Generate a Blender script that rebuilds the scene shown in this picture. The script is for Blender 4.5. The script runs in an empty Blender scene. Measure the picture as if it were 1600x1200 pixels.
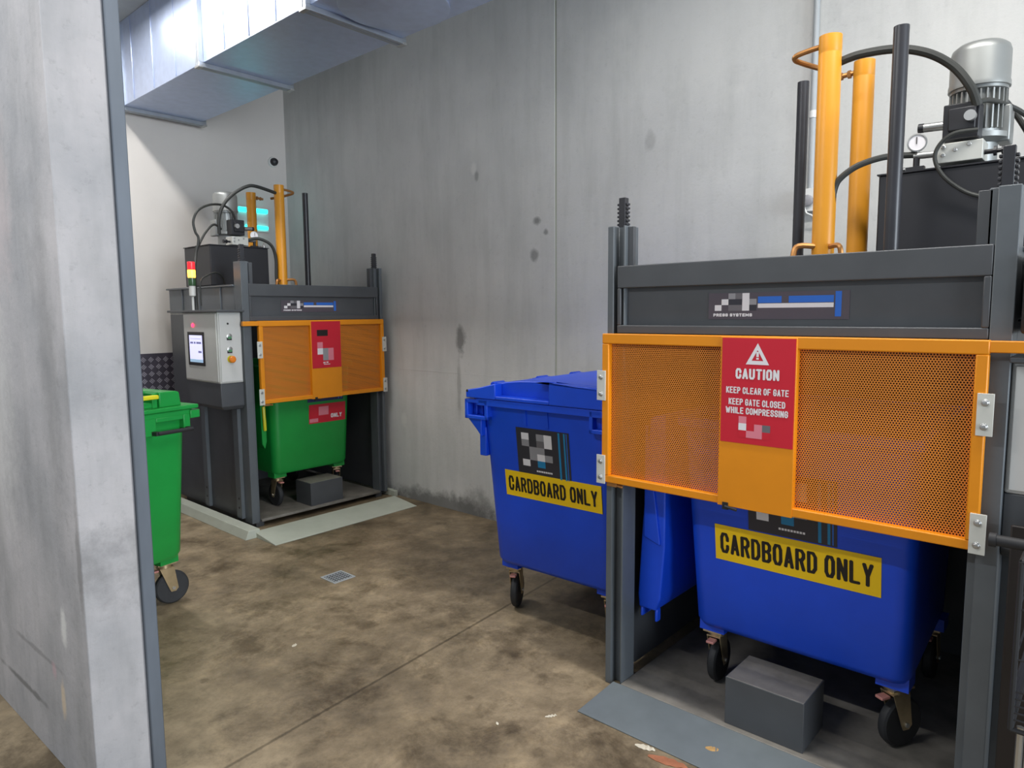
import bpy, bmesh, math, random
from mathutils import Vector, Matrix
random.seed(7)
PI = math.pi
SC = bpy.context.scene
COL = SC.collection

# ------------------------------------------------------------------ camera, world, light, exposure
cam_data = bpy.data.cameras.new('camera'); cam = bpy.data.objects.new('camera', cam_data); COL.objects.link(cam)
cam_data.sensor_width = 36.0; cam_data.lens = 36.0 * 1077.5 / 1600.0
cam_data.clip_start = 0.05
_p, _y, _r = math.radians(5.934), math.radians(41.702), math.radians(-0.447)
_f = Vector((math.cos(_y)*math.cos(_p), math.sin(_y)*math.cos(_p), -math.sin(_p)))
_x = Vector((math.sin(_y), -math.cos(_y), 0)); _u = _x.cross(_f)
_x2 = _x*math.cos(_r) + _u*math.sin(_r); _u2 = -_x*math.sin(_r) + _u*math.cos(_r)
M = Matrix((( _x2.x, _u2.x, -_f.x, 0), (_x2.y, _u2.y, -_f.y, 0), (_x2.z, _u2.z, -_f.z, 1.8), (0, 0, 0, 1)))
cam.matrix_world = M
SC.camera = cam

W = bpy.data.worlds.new('world'); SC.world = W; W.use_nodes = True
bg = W.node_tree.nodes['Background']; bg.inputs[0].default_value = (0.76, 0.87, 1.0, 1); bg.inputs[1].default_value = 0.44

def area(name, loc, rot, sx, sy, power, col=(1, 1, 1)):
    d = bpy.data.lights.new(name, 'AREA'); d.shape = 'RECTANGLE'; d.size = sx; d.size_y = sy
    d.energy = power; d.color = col
    o = bpy.data.objects.new(name, d); COL.objects.link(o); o.location = loc; o.rotation_euler = rot
    return o
area('batten_light_far', (2.06, 5.2, 4.30), (0, 0, 0), 0.12, 2.6, 70, (1.0, 0.985, 0.96))
area('batten_light_near', (2.35, 0.3, 4.30), (0, 0, 0), 0.12, 2.6, 94, (1.0, 0.98, 0.945))
area('batten_light_left', (-1.0, 3.0, 4.30), (0, 0, 0), 0.12, 2.6, 134, (0.97, 0.985, 1.0))
area('rear_fill_light', (0.8, -9.0, 2.4), (PI/2, 0, 0), 5.0, 3.4, 930, (0.82, 0.91, 1.0))  # unseen soft fill added behind the camera to brighten walls and front faces

SC.view_settings.view_transform = 'Standard'; SC.view_settings.look = 'None'
SC.view_settings.gamma = 1.0; SC.view_settings.exposure = 0.0
SC.view_settings.use_curve_mapping = False

# ------------------------------------------------------------------ materials
def srgb(r, g, b):
    f = lambda c: (c/12.92 if c <= 0.04045 else ((c+0.055)/1.055)**2.4)
    return (f(r/255), f(g/255), f(b/255), 1)

def new_mat(name):
    m = bpy.data.materials.new(name); m.use_nodes = True
    nt = m.node_tree; return m, nt, nt.nodes['Principled BSDF']

def N(nt, typ, **kw):
    n = nt.nodes.new(typ)
    for k, v in kw.items(): setattr(n, k, v)
    return n

def setin(n, **kw):
    for k, v in kw.items(): n.inputs[k.replace('_', ' ')].default_value = v
    return n

def paint(name, col, rough=0.45, metal=0.0, var=0.12, scale=6.0, bump=0.0, bscale=80, stretch=(1, 1, 1), spec=0.5):
    """one colour with a little cloudy wear"""
    m, nt, b = new_mat(name); L = nt.links
    tc = N(nt, 'ShaderNodeTexCoord'); mp = N(nt, 'ShaderNodeMapping'); mp.inputs['Scale'].default_value = stretch
    L.new(tc.outputs['Object'], mp.inputs['Vector'])
    no = setin(N(nt, 'ShaderNodeTexNoise'), Scale=scale, Detail=5.0, Roughness=0.6); L.new(mp.outputs[0], no.inputs['Vector'])
    rp = N(nt, 'ShaderNodeValToRGB')
    c = col[:3]
    rp.color_ramp.elements[0].position = 0.3; rp.color_ramp.elements[0].color = (*[x*(1-var) for x in c], 1)
    rp.color_ramp.elements[1].position = 0.7; rp.color_ramp.elements[1].color = (*[min(1, x*(1+var)) for x in c], 1)
    L.new(no.outputs[0], rp.inputs[0]); L.new(rp.outputs[0], b.inputs['Base Color'])
    b.inputs['Roughness'].default_value = rough; b.inputs['Metallic'].default_value = metal
    b.inputs['Specular IOR Level'].default_value = spec
    if bump:
        n2 = setin(N(nt, 'ShaderNodeTexNoise'), Scale=bscale, Detail=3.0); L.new(mp.outputs[0], n2.inputs['Vector'])
        bp = setin(N(nt, 'ShaderNodeBump'), Strength=bump, Distance=0.01)
        L.new(n2.outputs[0], bp.inputs['Height']); L.new(bp.outputs[0], b.inputs['Normal'])
    return m

def glow(name, col, strength):
    m, nt, b = new_mat(name)
    b.inputs['Base Color'].default_value = col; b.inputs['Emission Color'].default_value = col
    b.inputs['Emission Strength'].default_value = strength; b.inputs['Roughness'].default_value = 0.3
    return m

def ramp(nt, elems):
    r = N(nt, 'ShaderNodeValToRGB'); e = r.color_ramp.elements
    while len(e) < len(elems): e.new(0.5)
    for i, (p, c) in enumerate(elems): e[i].position = p; e[i].color = c if len(c) == 4 else (*c, 1)
    return r

def mixc(nt, a, b, fac, mode='MIX'):
    m = N(nt, 'ShaderNodeMix', data_type='RGBA', blend_type=mode)
    for s, v in ((m.inputs[6], a), (m.inputs[7], b), (m.inputs[0], fac)):
        if hasattr(v, 'is_linked') or hasattr(v, 'node'): nt.links.new(v, s)
        else: s.default_value = v
    return m.outputs[2]

def concrete(name, c1, c2, streak=0.35, pock=0.5, rough=0.75, axis_stretch=(1, 1, 0.14)):
    m, nt, b = new_mat(name); L = nt.links
    tc = N(nt, 'ShaderNodeTexCoord')
    n1 = setin(N(nt, 'ShaderNodeTexNoise'), Scale=0.9, Detail=7.0, Roughness=0.62); L.new(tc.outputs['Object'], n1.inputs['Vector'])
    r1 = ramp(nt, [(0.32, c1), (0.68, c2)]); L.new(n1.outputs[0], r1.inputs[0])
    mp = N(nt, 'ShaderNodeMapping'); mp.inputs['Scale'].default_value = axis_stretch; L.new(tc.outputs['Object'], mp.inputs['Vector'])
    n2 = setin(N(nt, 'ShaderNodeTexNoise'), Scale=7.0, Detail=5.0, Roughness=0.6); L.new(mp.outputs[0], n2.inputs['Vector'])
    r2 = ramp(nt, [(0.35, (0.80, 0.81, 0.80)), (0.55, (1, 1, 1)), (0.75, (1.0, 1.0, 1.0))]); L.new(n2.outputs[0], r2.inputs[0])
    col = mixc(nt, r1.outputs[0], r2.outputs[0], streak, 'MULTIPLY')
    n3 = setin(N(nt, 'ShaderNodeTexNoise'), Scale=26.0, Detail=4.0, Roughness=0.7); L.new(tc.outputs['Object'], n3.inputs['Vector'])
    r3 = ramp(nt, [(0.30, (0.72, 0.72, 0.71)), (0.42, (1, 1, 1)), (1.0, (1, 1, 1))]); L.new(n3.outputs[0], r3.inputs[0])
    col = mixc(nt, col, r3.outputs[0], pock*0.5, 'MULTIPLY')
    L.new(col, b.inputs['Base Color'])
    rr = ramp(nt, [(0.3, (rough-0.12,)*3), (0.7, (rough+0.1,)*3)]); L.new(n1.outputs[0], rr.inputs[0]); L.new(rr.outputs[0], b.inputs['Roughness'])
    bp = setin(N(nt, 'ShaderNodeBump'), Strength=0.18, Distance=0.01); L.new(n3.outputs[0], bp.inputs['Height']); L.new(bp.outputs[0], b.inputs['Normal'])
    return m, nt, b, tc, col

MT = {}
MT['steel_grey'] = paint('charcoal_paint', srgb(77, 79, 82), 0.42, var=0.10, scale=4)
MT['steel_light'] = paint('charcoal_paint_worn', srgb(92, 97, 101), 0.42, var=0.12, scale=4)
MT['slate'] = paint('slate_ramp_paint', srgb(112, 119, 122), 0.5, var=0.10, scale=5)
MT['sage'] = paint('sage_ramp_paint', srgb(186, 190, 176), 0.5, var=0.06, scale=5)
MT['floorplate'] = paint('scuffed_floor_plate', srgb(128, 123, 115), 0.5, var=0.35, scale=5)
MT['amber'] = paint('amber_paint', srgb(230, 142, 14), 0.4, var=0.06, scale=3)
MT['cyl'] = paint('yellow_cylinder_paint', srgb(222, 150, 38), 0.4, var=0.05, scale=3)
MT['black'] = paint('black_paint', srgb(34, 34, 38), 0.45, var=0.1)
MT['rod'] = paint('black_rod_paint', srgb(48, 48, 52), 0.35, var=0.15)
MT['rubber'] = paint('black_rubber', srgb(38, 38, 40), 0.6, var=0.1)
MT['hose'] = paint('black_hose_rubber', srgb(50, 51, 48), 0.5, var=0.1)
MT['tyre'] = paint('tyre_rubber', srgb(44, 45, 47), 0.6, var=0.15, scale=20)
MT['zinc'] = paint('zinc_plate', srgb(190, 190, 188), 0.35, 0.9, var=0.1)
MT['goldzinc'] = paint('yellow_zinc', srgb(196, 176, 140), 0.35, 0.8, var=0.15, scale=15)
MT['alu'] = paint('motor_aluminium', srgb(148, 150, 148), 0.42, 0.55, var=0.06)
MT['manifold'] = paint('manifold_aluminium', srgb(205, 205, 198), 0.4, 0.35, var=0.06)
MT['brass'] = paint('copper_pipe', srgb(190, 135, 80), 0.4, 0.7, var=0.15)
MT['conduit'] = paint('conduit_grey', srgb(172, 176, 178), 0.45, var=0.04)
MT['white'] = paint('white_plastic', srgb(225, 225, 222), 0.4, var=0.03)
MT['bracket'] = paint('pale_bracket', srgb(208, 207, 198), 0.4, var=0.05)
MT['cabinet'] = paint('cabinet_grey', srgb(205, 204, 200), 0.4, var=0.03)
MT['blue'] = paint('blue_plastic', srgb(21, 76, 216), 0.38, var=0.08, scale=3, bump=0.05, bscale=220)
MT['green'] = paint('green_plastic', srgb(28, 148, 62), 0.38, var=0.08, scale=3, bump=0.05, bscale=220)
MT['yellow'] = paint('yellow_plastic', srgb(222, 214, 40), 0.4, var=0.04)
MT['label_yellow'] = paint('label_yellow', srgb(250, 205, 20), 0.4, var=0.03)
MT['ink'] = paint('black_ink', srgb(28, 22, 20), 0.5, var=0.02)
MT['sticker_dark'] = paint('dark_sticker', srgb(52, 50, 58), 0.4, var=0.08)
MT['sticker_plum'] = paint('plum_sticker', srgb(84, 76, 84), 0.4, var=0.06)
MT['sticker_red'] = paint('red_sticker', srgb(205, 30, 50), 0.4, var=0.03)
MT['sticker_blue'] = paint('blue_print', srgb(44, 108, 205), 0.4, var=0.05)
MT['sticker_navy'] = paint('navy_print', srgb(40, 46, 96), 0.4, var=0.05)
MT['print_white'] = paint('white_print', srgb(232, 228, 230), 0.45, var=0.02)
MT['print_grey'] = paint('grey_print', srgb(150, 148, 152), 0.45, var=0.03)
MT['print_mid'] = paint('mid_grey_print', srgb(110, 106, 110), 0.45, var=0.03)
MT['print_pink'] = paint('pink_print', srgb(225, 130, 145), 0.45, var=0.03)
MT['print_teal'] = paint('teal_print', srgb(30, 130, 180), 0.45, var=0.03)
MT['orange'] = paint('orange_button', srgb(232, 130, 30), 0.35, var=0.02)
MT['greenbtn'] = paint('green_button', srgb(90, 140, 100), 0.35, var=0.02)
MT['pedal'] = paint('pink_pedal', srgb(205, 140, 130), 0.4, var=0.05)
MT['leaf'] = paint('dry_leaf', srgb(190, 150, 95), 0.7, var=0.2, scale=30)
MT['paper'] = paint('scrap_paper', srgb(215, 205, 185), 0.8, var=0.08, scale=20)
MT['terracotta'] = paint('brown_card', srgb(165, 105, 75), 0.8, var=0.2, scale=20)
MT['ceil'] = paint('ceiling_concrete', srgb(150, 155, 158), 0.8, var=0.1, scale=2)
MT['screen'] = glow('screen_glow', srgb(205, 205, 250), 1.0)
MT['screen_band'] = glow('screen_band_glow', srgb(150, 180, 205), 0.7)
MT['screen_text'] = glow('screen_text_glow', srgb(120, 120, 170), 0.4)
MT['led_red'] = glow('red_led', (1.0, 0.02, 0.06, 1), 6)
MT['lens_red'] = glow('red_lens', (0.85, 0.03, 0.04, 1), 0.7)
MT['lens_amber'] = glow('amber_lens', (1.0, 0.40, 0.03, 1), 9.0)
MT['lens_green'] = paint('green_lens', srgb(60, 90, 60), 0.25, var=0.02)
MT['cyan'] = glow('cyan_tube', (0.03, 0.85, 0.80, 1), 2.2)

# galvanised duct: bright, slightly wavy
def galv(name, col, rough, wav=0.25):
    m, nt, b = new_mat(name); L = nt.links
    tc = N(nt, 'ShaderNodeTexCoord')
    n = setin(N(nt, 'ShaderNodeTexNoise'), Scale=14.0, Detail=3.0); L.new(tc.outputs['Object'], n.inputs['Vector'])
    r = ramp(nt, [(0.3, (*[c*0.9 for c in col[:3]],)), (0.7, col)]); L.new(n.outputs[0], r.inputs[0]); L.new(r.outputs[0], b.inputs['Base Color'])
    b.inputs['Metallic'].default_value = 0.75; b.inputs['Roughness'].default_value = rough
    n2 = setin(N(nt, 'ShaderNodeTexNoise'), Scale=2.2, Detail=1.0); L.new(tc.outputs['Object'], n2.inputs['Vector'])
    bp = setin(N(nt, 'ShaderNodeBump'), Strength=wav, Distance=0.05); L.new(n2.outputs[0], bp.inputs['Height']); L.new(bp.outputs[0], b.inputs['Normal'])
    return m
MT['duct'] = galv('galvanised_duct', srgb(196, 208, 234), 0.36)
MT['flange'] = galv('galvanised_flange', srgb(170, 176, 184), 0.42, 0.05)
MT['trimsteel'] = paint('galvanised_trim', srgb(98, 105, 114), 0.55, 0.15, var=0.3, scale=3, stretch=(1, 1, 0.25))

# perforated sheet: staggered round holes through the sheet (real see-through holes)
def perforated(name, col, pitch, rad, ang=0.0, zs=1.0):
    m, nt, b = new_mat(name); L = nt.links
    b.inputs['Base Color'].default_value = col; b.inputs['Roughness'].default_value = 0.45
    tc = N(nt, 'ShaderNodeTexCoord'); sp = N(nt, 'ShaderNodeSeparateXYZ'); mp = N(nt, 'ShaderNodeMapping'); mp.inputs['Rotation'].default_value = (0, ang, 0); mp.inputs['Scale'].default_value = (1, 1, zs); L.new(tc.outputs['Object'], mp.inputs['Vector']); L.new(mp.outputs[0], sp.inputs[0])
    def mth(op, a, b_=None):
        n = N(nt, 'ShaderNodeMath', operation=op)
        for i, v in enumerate((a, b_)):
            if v is None: continue
            if isinstance(v, (int, float)): n.inputs[i].default_value = v
            else: L.new(v, n.inputs[i])
        return n.outputs[0]
    v = mth('DIVIDE', sp.outputs['Z'], pitch*0.866); row = mth('FLOOR', v)
    sh = mth('MULTIPLY', mth('MODULO', mth('ADD', row, 1000), 2), 0.5)
    u = mth('ADD', mth('DIVIDE', sp.outputs['X'], pitch), sh)
    fx = mth('SUBTRACT', mth('FRACT', mth('ADD', u, 1000)), 0.5); fz = mth('MULTIPLY', mth('SUBTRACT', mth('SUBTRACT', v, row), 0.5), 0.866)
    d = mth('SQRT', mth('ADD', mth('MULTIPLY', fx, fx), mth('MULTIPLY', fz, fz)))
    hole = mth('LESS_THAN', d, rad)
    tr = N(nt, 'ShaderNodeBsdfTransparent'); mx = N(nt, 'ShaderNodeMixShader'); out = nt.nodes['Material Output']
    L.new(hole, mx.inputs[0]); L.new(b.outputs[0], mx.inputs[1]); L.new(tr.outputs[0], mx.inputs[2]); L.new(mx.outputs[0], out.inputs['Surface'])
    return m
MT['mesh_near'] = perforated('perforated_amber', srgb(226, 136, 44), 0.0094, 0.31)
MT['mesh_back'] = perforated('perforated_amber_inner', srgb(214, 136, 36), 0.0094, 0.45, 0.05, 0.82)

# checker plate
MT['plate_dark'] = paint('checker_plate_base', srgb(78, 73, 84), 0.45, 0.3, var=0.15, scale=8)
MT['plate_light'] = paint('checker_plate_bars', srgb(165, 160, 170), 0.4, 0.4, var=0.1, scale=8)

MT['wall_conc'], ntw, bw, tcw, colw = concrete('wall_concrete', srgb(196, 196, 194)[:3], srgb(216, 215, 212)[:3], streak=0.42)
def spot_stains(nt, b, tc, col, spots):
    L = nt.links; sp = N(nt, 'ShaderNodeSeparateXYZ'); L.new(tc.outputs['Object'], sp.inputs[0])
    no = setin(N(nt, 'ShaderNodeTexNoise'), Scale=9.0, Detail=6.0, Roughness=0.7); L.new(tc.outputs['Object'], no.inputs['Vector'])
    def mth(op, a, b_=None):
        n = N(nt, 'ShaderNodeMath', operation=op)
        for i, v in enumerate((a, b_)):
            if v is None: continue
            if isinstance(v, (int, float)): n.inputs[i].default_value = v
            else: L.new(v, n.inputs[i])
        return n.outputs[0]
    wob = mth('MULTIPLY', mth('SUBTRACT', no.outputs[0], 0.5), 1.6)
    for (y, z, ry, rz, c, f) in spots:
        dy = mth('DIVIDE', mth('SUBTRACT', sp.outputs['Y'], y), ry); dz = mth('DIVIDE', mth('SUBTRACT', sp.outputs['Z'], z), rz)
        d = mth('ADD', mth('SQRT', mth('ADD', mth('MULTIPLY', dy, dy), mth('MULTIPLY', dz, dz))), wob)
        r = ramp(nt, [(0.45, (1, 1, 1)), (1.0, (0, 0, 0))]); L.new(d, r.inputs[0])
        col = mixc(nt, col, (*c, 1), mth('MULTIPLY', r.outputs[0], f))
    L.new(col, b.inputs['Base Color']); return col
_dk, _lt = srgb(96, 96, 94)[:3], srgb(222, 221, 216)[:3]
spot_stains(ntw, bw, tcw, colw, [(4.39, 1.56, 0.07, 0.16, _dk, 0.7), (4.42, 1.15, 0.03, 0.35, _dk, 0.35), (5.19, 0.78, 0.06, 0.09, _lt, 0.8),
    (3.51, 2.51, 0.05, 0.04, _dk, 0.7), (3.54, 2.25, 0.05, 0.06, _dk, 0.6), (3.42, 2.42, 0.03, 0.03, _dk, 0.6), (2.51, 2.95, 0.05, 0.08, _dk, 0.25), (4.20, 3.0, 0.04, 0.06, _lt, 0.7), (4.17, 2.95, 0.03, 0.05, _dk, 0.5),
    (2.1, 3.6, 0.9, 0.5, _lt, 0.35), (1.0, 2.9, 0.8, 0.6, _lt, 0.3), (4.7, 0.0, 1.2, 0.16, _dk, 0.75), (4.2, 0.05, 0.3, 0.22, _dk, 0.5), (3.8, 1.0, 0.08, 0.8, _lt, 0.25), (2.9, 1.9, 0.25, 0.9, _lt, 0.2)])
MT['pillar_conc'], _n, _b, _t, _c = concrete('pillar_concrete', srgb(146, 147, 150)[:3], srgb(200, 195, 195)[:3], streak=0.75, pock=0.9, axis_stretch=(1, 1, 0.2))
spot_stains(_n, _b, _t, _c, [(3.02, 0.30, 0.03, 0.10, srgb(205, 186, 160)[:3], 0.8), (2.95, 0.62, 0.04, 0.10, _lt, 0.7), (3.5, 0.20, 0.35, 0.018, _dk, 0.7), (3.3, 0.42, 0.40, 0.015, _dk, 0.4),
    (3.1, 0.40, 0.04, 0.05, srgb(190, 160, 165)[:3], 0.6), (2.74, 0.9, 0.03, 0.25, _dk, 0.45), (3.6, 1.5, 0.3, 0.7, _lt, 0.3), (3.4, 2.3, 0.25, 0.5, srgb(190, 175, 175)[:3], 0.4), (2.9, 1.6, 0.12, 0.8, _dk, 0.25), (3.9, 0.9, 0.3, 0.5, _dk, 0.25)])
MT['white_wall'] = paint('white_wall_paint', srgb(214, 208, 202), 0.7, var=0.03, scale=2)

def floor_material():
    m, nt, b = new_mat('floor_concrete'); L = nt.links
    tc = N(nt, 'ShaderNodeTexCoord')
    def noise(scale, det, rough=0.6, dist=0.0):
        n = setin(N(nt, 'ShaderNodeTexNoise'), Scale=scale, Detail=det, Roughness=rough, Distortion=dist); L.new(tc.outputs['Object'], n.inputs['Vector']); return n
    n1 = noise(1.3, 10.0, 0.68, 0.15)
    r1 = ramp(nt, [(0.30, srgb(112, 99, 81)), (0.50, srgb(150, 133, 107)), (0.72, srgb(182, 163, 134))]); L.new(n1.outputs[0], r1.inputs[0])
    n2 = noise(2.4, 12.0, 0.74, 0.2)
    r2 = ramp(nt, [(0.38, (0.42, 0.40, 0.37)), (0.50, (0.88, 0.88, 0.87)), (0.60, (1, 1, 1))]); L.new(n2.outputs[0], r2.inputs[0])
    c = mixc(nt, r1.outputs[0], r2.outputs[0], 0.9, 'MULTIPLY')
    n3 = noise(34.0, 5.0, 0.7)
    r3 = ramp(nt, [(0.3, (0.75, 0.74, 0.72)), (0.5, (1, 1, 1))]); L.new(n3.outputs[0], r3.inputs[0])
    c = mixc(nt, c, r3.outputs[0], 0.5, 'MULTIPLY')
    n4 = noise(6.0, 9.0, 0.72, 0.1); r4 = ramp(nt, [(0.40, (0.80, 0.79, 0.77)), (0.52, (1, 1, 1)), (0.66, (1.28, 1.26, 1.22))]); L.new(n4.outputs[0], r4.inputs[0])
    c = mixc(nt, c, r4.outputs[0], 0.85, 'MULTIPLY')
    n5 = noise(0.75, 4.0, 0.6); r5 = ramp(nt, [(0.38, (0.66, 0.64, 0.62)), (0.55, (1.06, 1.06, 1.05))]); L.new(n5.outputs[0], r5.inputs[0])
    c = mixc(nt, c, r5.outputs[0], 0.7, 'MULTIPLY')
    # saw-cut joint running along x, and small round oil spots
    sp = N(nt, 'ShaderNodeSeparateXYZ'); L.new(tc.outputs['Object'], sp.inputs[0])
    def mth(op, a, b_=None):
        n = N(nt, 'ShaderNodeMath', operation=op)
        for i, v in enumerate((a, b_)):
            if v is None: continue
            if isinstance(v, (int, float)): n.inputs[i].default_value = v
            else: L.new(v, n.inputs[i])
        return n.outputs[0]
    j = mth('ABSOLUTE', mth('SUBTRACT', mth('SUBTRACT', sp.outputs['Y'], mth('MULTIPLY', sp.outputs['X'], 0.0928)), 2.471))
    j = mth('ADD', j, mth('MULTIPLY', mth('SUBTRACT', n3.outputs[0], 0.5), 0.012))
    jr = ramp(nt, [(0.004, (0.35, 0.33, 0.30)), (0.012, (1, 1, 1))]); L.new(j, jr.inputs[0])
    c = mixc(nt, c, jr.outputs[0], 0.8, 'MULTIPLY')
    spots = [(2.10, 1.885, 0.035), (2.05, 1.70, 0.03), (2.6, 2.3, 0.03), (2.15, 2.2, 0.02), (2.3, 3.2, 0.05), (1.4, 3.3, 0.02)]
    for (x, y, r) in spots:
        dx = mth('SUBTRACT', sp.outputs['X'], x); dy = mth('SUBTRACT', sp.outputs['Y'], y)
        d = mth('SQRT', mth('ADD', mth('MULTIPLY', dx, dx), mth('MULTIPLY', dy, dy)))
        d = mth('ADD', d, mth('MULTIPLY', mth('SUBTRACT', n3.outputs[0], 0.5), 0.05))
        rr = ramp(nt, [(max(0.001, r*0.7), (0.55, 0.53, 0.50)), (r*1.4, (1, 1, 1))]); L.new(d, rr.inputs[0])
        c = mixc(nt, c, rr.outputs[0], 0.7, 'MULTIPLY')
    # floor colour gets darker towards the right wall, with a noisy edge
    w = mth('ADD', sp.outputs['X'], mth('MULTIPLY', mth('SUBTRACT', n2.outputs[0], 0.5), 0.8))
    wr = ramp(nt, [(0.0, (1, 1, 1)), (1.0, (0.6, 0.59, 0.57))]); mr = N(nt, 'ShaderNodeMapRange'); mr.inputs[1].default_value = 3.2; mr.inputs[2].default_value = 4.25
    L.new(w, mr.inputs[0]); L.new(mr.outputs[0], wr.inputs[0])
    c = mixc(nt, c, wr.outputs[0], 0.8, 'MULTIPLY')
    L.new(c, b.inputs['Base Color'])
    rg = ramp(nt, [(0.3, (0.38,)*3), (0.65, (0.62,)*3)]); L.new(n2.outputs[0], rg.inputs[0]); L.new(rg.outputs[0], b.inputs['Roughness'])
    bp = setin(N(nt, 'ShaderNodeBump'), Strength=0.12, Distance=0.01); L.new(n3.outputs[0], bp.inputs['Height']); L.new(bp.outputs[0], b.inputs['Normal'])
    return m
MT['floor'] = floor_material()

# ------------------------------------------------------------------ mesh builder
_O = [(0, .2), (0, .8), (.25, 1), (.75, 1), (1, .8), (1, .2), (.75, 0), (.25, 0), (0, .2)]
GLYPH = {
 'O': [_O], 'C': [[(1, .66), (1, .8), (.75, 1), (.25, 1), (0, .8), (0, .2), (.25, 0), (.75, 0), (1, .2), (1, .34)]],
 'A': [[(0, 0), (.5, 1), (1, 0)], [(.2, .26), (.8, .26)]],
 'R': [[(0, 0), (0, 1), (.7, 1), (1, .85), (1, .65), (.7, .5), (0, .5)], [(.6, .5), (1, 0)]],
 'D': [[(0, 0), (0, 1), (.65, 1), (1, .8), (1, .2), (.65, 0), (0, 0)]],
 'B': [[(0, 0), (0, 1), (.7, 1), (1, .88), (1, .66), (.7, .53), (0, .53)], [(.7, .53), (1, .4), (1, .12), (.7, 0), (0, 0)]],
 'N': [[(0, 0), (0, 1), (1, 0), (1, 1)]], 'L': [[(0, 1), (0, 0), (1, 0)]], 'Y': [[(0, 1), (.5, .45), (1, 1)], [(.5, .45), (.5, 0)]],
 'U': [[(0, 1), (0, .2), (.25, 0), (.75, 0), (1, .2), (1, 1)]], 'T': [[(0, 1), (1, 1)], [(.5, 1), (.5, 0)]], 'I': [[(.5, 0), (.5, 1)]],
 'K': [[(0, 0), (0, 1)], [(1, 1), (0, .42)], [(.3, .6), (1, 0)]], 'E': [[(1, 0), (0, 0), (0, 1), (1, 1)], [(0, .52), (.85, .52)]],
 'P': [[(0, 0), (0, 1), (.7, 1), (1, .85), (1, .62), (.7, .47), (0, .47)]], 'F': [[(0, 0), (0, 1), (1, 1)], [(0, .5), (.8, .5)]],
 'G': [[(1, .72), (1, .82), (.75, 1), (.25, 1), (0, .8), (0, .2), (.25, 0), (.75, 0), (1, .2), (1, .47), (.55, .47)]],
 'S': [[(1, .74), (1, .85), (.75, 1), (.25, 1), (0, .85), (0, .68), (.25, .54), (.75, .46), (1, .32), (1, .15), (.75, 0), (.25, 0), (0, .15), (0, .26)]],
 'W': [[(0, 1), (.25, 0), (.5, .8), (.75, 0), (1, 1)]], 'H': [[(0, 0), (0, 1)], [(1, 0), (1, 1)], [(0, .5), (1, .5)]],
 'M': [[(0, 0), (0, 1), (.5, .3), (1, 1), (1, 0)]],
}

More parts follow.
